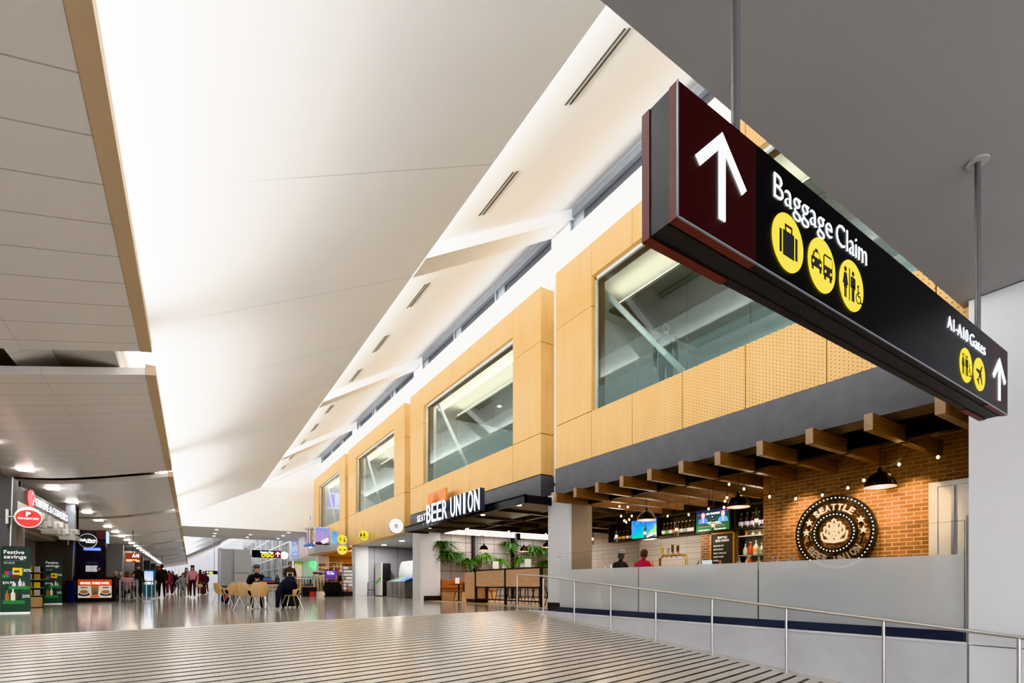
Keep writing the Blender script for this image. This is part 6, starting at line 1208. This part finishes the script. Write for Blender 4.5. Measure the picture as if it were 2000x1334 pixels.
# green roll-up banners
def banner(label, px, pyb, pyt, Y, w, rz):
    p = at(px, pyb, Y=Y); h = at(px, pyt, Y=Y).z; t = thing('roll_up_banner', label, 'banner', (p.x, Y, 0), rz); f = frame((0, 0, 0), (1, 0, 0), (0, 0, 1)); hw = w / 2; c = .07
    pts = [(-hw, .03), (hw, .03), (hw, h - c)] + [(hw - c + c * math.cos(a), h - c + c * math.sin(a)) for a in (PI / 6, PI / 3, PI / 2)] + [(-hw + c - c * math.sin(a), h - c + c * math.cos(a)) for a in (0, PI / 6, PI / 3)] + [(-hw, h - c)]
    k = h / 1.74
    b = B(); b.poly(pts, .012, f); o = b.build('green_sheet', photo('green banner', (.002, .014, .008), (.003, .045, .016), [(1, .66, (.005, .06, .02))], .08, 2.5), t, local=True)
    b = B(); b.box(-hw - .01, hw + .01, -.1, .1, 0, .03); b.build('base', M_STEEL, t, local=True); g = f @ Matrix.Translation((0, 0, .013))
    P = lambda nm, m, fn: (lambda bb: (fn(bb), bb.build(nm, m, o, local=True)))(B())
    PW = mat('banner print white', (.85, .84, .8), .5, emit=.25, var=0)
    P('lettering', PW, lambda b: (b.text('Festive', g, .10 * k, .38 * w / .56, -.22 * w / .56, 1.54 * k, 'L', .003, .01), b.text('savings', g, .10 * k, .42 * w / .56, -.22 * w / .56, 1.42 * k, 'L', .003, .01)))
    P('small_lettering', mat('banner print grey', (.45, .47, .45), .5, emit=.12, var=0), lambda b: (b.text('節日鉅惠', g, .05 * k, .20 * w / .56, -.22 * w / .56, 1.28 * k, 'L', .003), b.rect(-.22 * w / .56, .2 * w / .56, 1.365 * k, 1.368 * k, .003, g)))
    P('price_lettering', PW, lambda b: (b.text('30%', g, .08 * k, .15 * w / .56, .14 * w / .56, 1.08 * k, 'L', .003), b.text('$34.99', g, .07 * k, .2 * w / .56, -.24 * w / .56, .76 * k, 'L', .003), b.text('20%', g, .08 * k, .15 * w / .56, .12 * w / .56, .40 * k, 'L', .003)))
    s = w / .56
    for (x0, x1, z0, z1) in ((-.25, -.12, .92, 1.0), (-.13, .26, .62, .70), (-.24, .17, .24, .33)): P('printed_step', mat('print step green', (.03, .22, .06), .5, emit=.15), lambda b: b.rect(x0 * s, x1 * s, z0 * k, z1 * k, .003, g))
    P('printed_yellow_bag', mat('print yellow', (.70, .48, .01), .5, emit=.2), lambda b: b.rect(-.06 * s, .125 * s, .98 * k, 1.18 * k, .004, g)); P('printed_label', mat('print navy', (.03, .04, .12), .5), lambda b: b.rect(-.03 * s, .07 * s, 1.06 * k, 1.11 * k, .006, g))
    P('printed_red_bag', mat('print red', (.6, .03, .03), .5, emit=.15), lambda b: b.poly([(-.21 * s, 1.08 * k), (-.12 * s, 1.09 * k), (-.13 * s, .99 * k), (-.19 * s, .99 * k)], .005, g)); P('printed_blue_bag', mat('print blue', (.02, .08, .5), .5, emit=.15), lambda b: b.poly([(-.14 * s, 1.08 * k), (-.06 * s, 1.09 * k), (-.07 * s, .98 * k), (-.13 * s, .98 * k)], .006, g)); P('printed_bar', mat('print brown', (.12, .04, .05), .5), lambda b: b.rect(-.10 * s, .07 * s, .90 * k, 1.0 * k, .007, g))
    for (x, z, wd, hh, c) in ((-.03, .70, .07, .12, (.7, .62, .58)), (.08, .70, .065, .2, (.6, .66, .72)), (.15, .70, .05, .13, (.6, .5, .45)), (-.16, .33, .075, .26, (.42, .16, .04)), (-.05, .33, .085, .30, (.75, .70, .62)), (.06, .33, .065, .27, (.04, .03, .03))):
        m = mat('print %.2f %.2f' % (c[0], c[2]), c, .5, emit=.12); P('printed_bottle', m, lambda b: b.poly([((x - wd / 2) * s, z * k), ((x + wd / 2) * s, z * k), ((x + wd / 2) * s, (z + hh * .6) * k), ((x + wd * .16) * s, (z + hh * .75) * k), ((x + wd * .16) * s, (z + hh) * k), ((x - wd * .16) * s, (z + hh) * k), ((x - wd * .16) * s, (z + hh * .75) * k), ((x - wd / 2) * s, (z + hh * .6) * k)], .006, g))
banner('nearest dark green festive savings roll-up banner at the left', 31, 1197, 1067, 17.7, .56, 0.); banner('second smaller-looking dark green festive savings banner in front of the wide slab pillar', 103.5, 1179, 1091, 25.2, .50, .15)
# product gondola between the banners
p = at(67, 1150, Y=21.5); t = thing('product_stand', 'wooden based product stand with small shelves between the green banners', 'shelf', (p.x, 21.5, 0)); parts('base', M_CHAIR, t, [(p.x - .2, p.x + .14, 21.4, 21.8, .02, .34)]); parts('shelf_board', M_STEEL, t, [(p.x - .2, p.x + .16, 21.4, 21.8, z, z + .02) for z in (.38, .62, .88, 1.12)]); parts('back_panel', M_DARK, t, [(p.x - .2, p.x + .16, 21.8, 21.83, .0, 1.3)])
pc = [(.65, .42, .02), (.6, .55, .45), (.6, .35, .12), (.7, .5, .05), (.6, .6, .62), (.5, .3, .1), (.7, .45, .02), (.55, .5, .42)]
for k in range(8): i, j = divmod(k, 2); z = (.40, .64, .90, 1.14)[i]; x = p.x - .11 + .17 * j; t = thing('boxed_product', 'boxed product on the %s shelf of the wooden product stand, %s' % (('lowest', 'second', 'third', 'top')[i], ('left', 'right')[j]), 'box', (x, 21.5, z)); parts('carton', mat('goods %d' % k, pc[k], .5), t, [(x - .06, x + .06, 21.45, 21.6, z, z + .17)])
# coffee counter with promotion board
t = thing('coffee_counter', 'black coffee kiosk counter behind the ginger board', 'counter', (-3.4, 27.6, 0)); x0, x1 = ex(146, 27.4), ex(226, 27.4); parts('counter_body', M_DARK, t, [(x0, x1, 27.4, 27.9, 0, 1.02)]); parts('counter_top', M_BLACK, t, [(x0 - .05, x1 + .05, 27.35, 28., 1.02, 1.06)])
t = thing('promotion_board', 'orange and cream ginger three ways coffee board on the counter front', 'sign', (-3.4, 27.3, .16)); Yb = 27.3; p0 = at(152, 1168, Y=Yb); p1 = at(218, 1132, Y=Yb); f = f_front((p0.x + p1.x) / 2, Yb, p0.z); w = p1.x - p0.x; h = p1.z - p0.z
b = B(); b.rect(-w / 2 - .04, w / 2 + .04, -p0.z, h + .04, -.04, f); b.build('black_frame', M_BLACK, t); b = B(); b.rect(-w / 2, w / 2, 0, h, .004, f); o = b.build('cream_panel', mat('board cream', (.70, .65, .58), .5, emit=.3), t); b = B(); b.rect(-w / 2, w / 2, h * .66, h, .008, f); b.build('orange_header', mat('board orange red', (.55, .06, .015), .5, emit=.4), t); b = B(); b.text('GINGER. THREE WAYS.', f, h * .11, w * .86, 0, h * .75, 'C', .012, .02); b.build('lettering', M_WLIT, t)
for s in (-1, 1):
    b = B(); b.disc((s * w * .32, h * .2), w * .17, .008, f, 24, h * .1); b.build('printed_saucer', mat('print black', (.03, .025, .025), .5), t); b = B(); b.disc((s * w * .32, h * .30), w * .14, .010, f, 24, h * .13); q = b.build('printed_cup', mat('print cup', (.6, .55, .5), .5, emit=.2), t); b = B(); b.disc((s * w * .32, h * .33), w * .12, .013, f, 24, h * .09); b.build('printed_coffee', mat('print coffee', (.48, .2, .06), .5, emit=.2), q); b = B(); b.rect(s * w * .32 - w * .1, s * w * .32 + w * .1, h * .52, h * .6, .008, f); b.build('printed_caption', mat('print ochre', (.5, .35, .15), .5, emit=.1) if s < 0 else M_GREY, t)
b = B(); b.poly([(-w * .09, h * .15), (w * .09, h * .15), (w * .12, h * .66), (-w * .12, h * .66)], .010, f); b.build('printed_glass', photo('iced coffee', (.42, .25, .12), (.14, .07, .04), [(1, .55, (.5, .36, .22))], .2, 12.), t); b = B(); b.rect(-w * .13, w * .13, .02, h * .13, .010, f); b.build('printed_caption', mat('print orange', (.7, .12, .03), .5, emit=.3), t)
p0 = at(165, 1128, Y=29.); p1 = at(193, 1093, Y=29.); t = thing('menu_sign', 'dark coffee menu panel with pale price sheets on the kiosk wall', 'sign', (p0.x, 29, 0)); parts('post', M_DARK, t, [(p0.x + .3, p0.x + .36, 29.01, 29.04, 0, 1.06)]); parts('board', mat('menu dark', (.015, .014, .022), .5), t, [(p0.x, p1.x, 29, 29.05, 1.06, p1.z)]); f = f_front((p0.x + p1.x) / 2, 29, 0); hw = (p1.x - p0.x) / 2; b = B(); b.text("Caffe D'arte", f, .08, hw * 1.6, 0, p1.z - .18, 'C', .004); b.build('lettering', M_GREY, t)
for s in (0, 1): b = B(); b.rect(-hw * .85 + s * hw * .87, -hw * .02 + s * hw * .87, p1.z - .55, p1.z - .27, .005, f); b.build('price_sheet', mat('price sheet', (.6, .6, .62), .5, emit=.25), t)
p0 = at(150, 1128, Y=30.5); p1 = at(207, 1062, Y=30.5); b = B(); b.box(p0.x - .2, p1.x, 30.5, 30.6, 0, 3.3); struct('wall_left', b, mat('kiosk wall', (.035, .033, .045), .6))
t = thing('kiosk_canopy', 'dark curved coffee kiosk canopy with a blue glow', 'canopy', (-3.3, 28.5, 2.4)); p0 = at(148, 1075, Y=28.6); p1 = at(206, 1044, Y=28.6); b = B(); n = 10; prof = [(p0.x + (p1.x - p0.x) * i / n, 2.62 + .26 * math.cos(PI * .5 * i / n)) for i in range(n + 1)]; b.poly([(x, z) for x, z in prof] + [(p1.x, 2.4), (p0.x, 2.4)], .6, frame((0, 29.2, 0), (1, 0, 0), (0, 0, 1))); b.build('canopy_body', M_DARK, t); b = B(); b.box(p1.x - .3, p1.x + .02, 28.5, 29.1, 2.75, 3.15); b.build('maroon_end', mat('deep maroon', (.08, .01, .02), .5), t); b = B(); b.box(p1.x - .75, p1.x - .2, 28.62, 28.9, 2.26, 2.36); b.build('blue_light', mat('blue glow', (.02, .15, 1), .5, emit=2., ecol=(.03, .2, 1), var=0), t)
b = B(); b.box(p1.x + .04, p1.x + .07, 28.5, 29.1, 2.6, 3.1); b.build('light_strip', mat('pale blue strip', (.5, .8, 1), .5, emit=1.5, var=0), t); b = B(); b.cyl((p1.x - 1., 28.9, 2.85), (p1.x - 1., 28.9, 4.2), .04, n=8); b.build('hanger', M_BLACK, t)
t = thing('blue_bin', 'dark blue bin at the left end of the coffee counter', 'bin', (ex(139, 27.2), 27.2, 0)); x = ex(139, 27.2); parts('body', mat('deep blue', (.01, .016, .09), .5), t, [(x - .13, x + .13, 27.1, 27.36, 0, .82)], bevel=.02); parts('lid', M_DARK, t, [(x - .14, x + .14, 27.08, 27.38, .82, .88)])
# barrier fence, stanchions
t = thing('barrier_fence', 'grey metal barrier fence section beside the coffee counter', 'fence', (-2.3, 27., 0)); Yf = 26.9; xa, xb = ex(234.5, Yf), ex(268, Yf); M = mat('barrier grey', (.30, .31, .34), .45)
parts('post', M, t, [(xa - .035, xa + .035, Yf - .035, Yf + .035, 0, .94), (xb - .035, xb + .035, Yf - .035, Yf + .035, 0, .94)]); parts('rail', M, t, [(xa, xb, Yf - .02, Yf + .02, .86, .91), (xa, xb, Yf - .02, Yf + .02, .1, .14)]); parts('bar', M, t, [(xa + (xb - xa) * i / 5 - .012, xa + (xb - xa) * i / 5 + .012, Yf - .012, Yf + .012, .12, .88) for i in range(1, 5)])
for k, (px, Y, lab) in enumerate(((286, 27.3, 'silver belt stanchion right of the barrier fence'), (296, 31., 'silver belt stanchion farther back by the queue'), (303, 33, 'silver belt stanchion nearest the walking man'))):
    x = ex(px, Y); t = thing('stanchion', lab, 'stanchion', (x, Y, 0)); b = B(); b.cyl((x, Y, .02), (x, Y, .98), .032, n=12); b.build('post', M_CHROME, t); b = B(); b.lathe([(0, .03), (.05, .03), (.17, .012), (.18, 0), (0, 0)], (x, Y, 0), 20); b.build('base', M_CHROME, t); b = B(); b.box(x - .5, x, Y - .004, Y + .004, .88, .93); b.build('belt', M_BLACK, t)
# gate signs
for k, (px, py, h_px, lab, txt) in enumerate(((259.7, 1089.3, 18.5, 'nearest orange gate sign with an amber display line reading A10', 'A10'), (316, 1112.5, 10, 'second orange gate sign along the corridor', 'A9'), (335, 1121.5, 6.6, 'third orange gate sign along the corridor', 'A8'), (342, 1125.5, 4.6, 'fourth orange gate sign along the corridor', 'A7'), (349, 1129, 3.4, 'farthest orange gate sign along the corridor', 'A6'))):
    T = .62 * F / h_px; p = at(px, py, T=T); 
    if p.y > 128: p = at(px, py, Y=112 + 4 * k)
    sc = (p.y / (CS - (px - 1000) / F * SN)) / F * h_px; w = sc * 1.28; t = thing('gate_sign', lab, 'sign', tuple(p)); f = f_front(p.x, p.y, p.z); b = B(); b.rect(-w / 2, w / 2, -sc / 2, sc / 2, -.12, f); b.rect(-w / 2, w / 2, -sc / 2, sc / 2, .004, f); b.build('box', mat('gate sign orange', (.22, .028, .008), .4, emit=.35), t); b = B(); b.text(txt, f, sc * .36, w * .46, w * .18, sc * .05, 'C', .008, .02); b.build('lettering', M_WLIT, t); b = B(); b.rect(-w * .43, -w * .08, -sc * .40, -sc * .19, .008, f); b.rect(-w * .08, w * .28, -sc * .29, -sc * .19, .008, f); b.rect(w * .2, w * .43, -sc * .41, -sc * .27, .008, f); b.build('amber_display', M_AMBER, t)
    b = B(); b.cyl((p.x, p.y + .06, p.z + sc / 2), (p.x, p.y + .06, 4.4), .02, n=6); b.build('rod', M_DARK, t)
p0 = at(282, 1151, Y=38.); p1 = at(299, 1116, Y=38.); t = thing('digital_kiosk', 'bright digital advertising screen in a teal frame', 'screen', ((p0.x + p1.x) / 2, 38, 0)); parts('frame', mat('teal frame', (.02, .12, .18), .4), t, [(p0.x - .06, p1.x + .12, 38., 38.15, 0, p1.z + .1)]); parts('screen', photo('advert screen', (.35, .5, .85), (.75, .8, .9), [(1, .6, (.45, .65, .1))], 1.2, 3.), t, [(p0.x, p1.x, 37.99, 38., .75, p1.z)])
# people at the cafe tables behind the fence
person('seated cafe guest with grey hair behind the ginger board', (ex(223, 29.2), 29.2, 0), .5, 'sit', (.03, .03, .03), (.03, .03, .04), hair=(.25, .22, .16))
person('seated cafe guest in a pale blue top with white hair near the barrier fence', (ex(238, 30.8), 30.8, 0), -.2, 'sit', (.22, .26, .30), (.05, .05, .07), hair=(.5, .45, .4))
person('seated cafe guest with long brown hair wearing pink behind the barrier fence', (ex(248, 28.2), 28.2, 0), PI, 'sit', (.55, .26, .26), (.04, .04, .05), hair=(.08, .03, .015), long=True)
person('seated cafe guest in a blue top farther back at the cafe tables', (ex(258, 31.5), 31.5, 0), .3, 'sit', (.06, .11, .15), (.03, .03, .04), hair=(.03, .02, .02))
person('standing person in black behind the cafe tables', (ex(270, 33.5), 33.5, 0), .4, 'stand', (.012, .012, .014), (.012, .012, .015))
person('barista with dark hair behind the coffee counter', (ex(193, 28.4), 28.4, 0), .2, 'stand', (.02, .02, .022), (.02, .02, .02), k=.86)
random.seed(21)
for k, (px, Y, lab) in enumerate(((223, 29.15, 'cafe chair under the grey haired guest'), (238, 30.75, 'cafe chair under the guest in pale blue'), (248, 28.15, 'cafe chair under the guest in pink'), (258, 31.45, 'cafe chair under the guest in a blue top'))): metal_chair(lab, ex(px, Y), Y, PI if k == 2 else .1)
small_table('small cafe table between the guests behind the barrier fence', ex(231, 29.9), 30.05)
# walkers
person('woman in a pink sweater, wide hat and dark trousers walking towards us', (ex(376, 33.), 33., 0), -.05, 'walk', (.52, .24, .30), (.035, .008, .018), (.55, .38, .2), hair=(.012, .01, .01), long=True, hat=('brim', (.02, .02, .022)))
t = thing('hand_bag', 'straw hand bag beside the woman in pink', 'bag', (ex(389, 33.), 33, .72)); x = ex(389.5, 33.); b = B(); b.ball((x, 33, .66), (.17, .08, .11), 14, 8); b.build('body', mat('straw', (.45, .36, .22), .8, var=.2, scale=20), t); b = B(); b.tube([(x - .1, 33, .74), (x - .05, 33, .88), (x + .05, 33, .88), (x + .1, 33, .74)], .012, 6); b.build('handle', mat('straw', (.45, .36, .22)), t)
person('large man in a black coat walking along the corridor', (ex(316, 34.), 34., 0), PI + .1, 'walk', (.010, .010, .011), (.008, .008, .010), hair=(.015, .012, .01), stout=1.5, k=1.04)
person('child in a grey jacket walking beside the woman in pink', (ex(357, 33.), 33., 0), .2, 'walk', (.24, .26, .28), (.26, .26, .26), (.5, .45, .08), hair=(.02, .015, .012), k=.75)
person('person in grey behind the child', (ex(351, 35.), 35., 0), .1, 'walk', (.20, .22, .25), (.22, .22, .22), hair=(.05, .03, .02), k=.7, skin=SKIN2)
person('woman with brown hair walking behind the child', (ex(364, 37.), 37., 0), 0, 'walk', (.12, .09, .09), (.09, .05, .03), hair=(.10, .05, .025), long=True)
for k, (px, Y, c, lab) in enumerate(((337, 47, (.015, .016, .03), 'distant walker in dark navy left of the child'), (330, 45, (.20, .03, .06), 'distant walker in maroon beside the man in black'), (325, 50, (.12, .11, .12), 'distant walker in grey behind the man in black'), (391, 41, (.07, .012, .018), 'walker in dark red right of the woman in pink'), (398, 46, (.03, .03, .05), 'distant walker in dark blue right of the woman in pink'), (402, 52, (.05, .03, .03), 'distant walker in brown beside the grey partition block'), (345, 60, (.03, .03, .035), 'far walker in black in the middle of the corridor'), (355, 66, (.06, .05, .05), 'farthest walker in dark brown in the corridor'))):
    person(lab, (ex(px, Y), Y, 0), random.uniform(-.5, .5) + (PI if k % 2 else 0), 'walk', c, tuple(v * .6 for v in c), hair=(.03, .02, .015), long=k % 3 == 0)
cx = ex(400, 44); t = thing('suitcase', 'dark red wheeled suitcase beside the walker in dark red', 'suitcase', (cx, 44, 0)); b = B(); b.box(cx - .3, cx + .1, 44, 44.25, .04, .6); b.build('case', mat('dark red case', (.06, .01, .014), .5), t, bevel=.03); b = B(); b.tube([(cx - .2, 44.1, .6), (cx - .2, 44.1, 1.), (cx, 44.1, 1.), (cx, 44.1, .6)], .012, 6); b.build('handle', M_DARK, t)
p0 = at(401, 1121.5, Y=62.); p1 = at(425, 1117., Y=62.); t = thing('direction_sign', 'farthest black direction sign over the corridor with small yellow discs', 'sign', (p0.x, 62, p0.z)); b = B(); b.box(p0.x, p1.x, 62, 62.2, p0.z, p1.z + .1); b.build('panel', M_SBLACK, t); f = f_front(0, 61.99, 0); roundel(t, f, p0.x + .55, (p0.z + p1.z) / 2, .16, pict_wc); b = B(); b.text('A11', f, .2, .4, p0.x + .1, p0.z + .1, 'L', .004); b.build('lettering', M_WLIT, t); b = B(); b.cyl((p1.x - .3, 62.1, p1.z + .1), (p1.x - .3, 62.1, c1z(p1.x) - .02), .02, n=6); b.build('rod', M_DARK, t)
p0 = at(626, 992, Y=43.35); p1 = at(672, 965, Y=43.35); t = thing('projection_screen', 'bright purple and white projection screen inside the farthest upper window', 'screen', (p0.x, 43.35, p0.z)); f = f_front(0, 43.35, 0); b = B(); b.rect(p0.x, p1.x, p0.z, p1.z, .01, f); o = b.build('screen', photo('pale slide', (.65, .68, .95), (.6, .62, .95), [(1, .6, (.4, .42, .75))], 1.0, 2.), t); b = B(); b.rect(p0.x + .3, p0.x + 1.15, p0.z + .12, p1.z - .12, .014, f); q = b.build('purple_slide', mat('slide purple', (.20, .17, .75), .5, emit=.9, var=0), o); b = B(); b.cyl((p0.x + .2, 43.36, p1.z - .02), (p0.x + .2, 43.36, 8.79), .012, n=6); b.build('hanger', M_WHITE, t)
# lounge guest upstairs
person('shadowy standing guest behind the nearest upper window', (9.35, at(1300, 700, X=9.35).y, 5.05), PI / 2 + .4, 'stand', (.008, .01, .014), (.006, .006, .01), hair=(.02, .02, .02))

for o in SC.objects:
    if 'label' in o and not 4 <= len(o['label'].split()) <= 16: print('LABEL', len(o['label'].split()), o['label'])
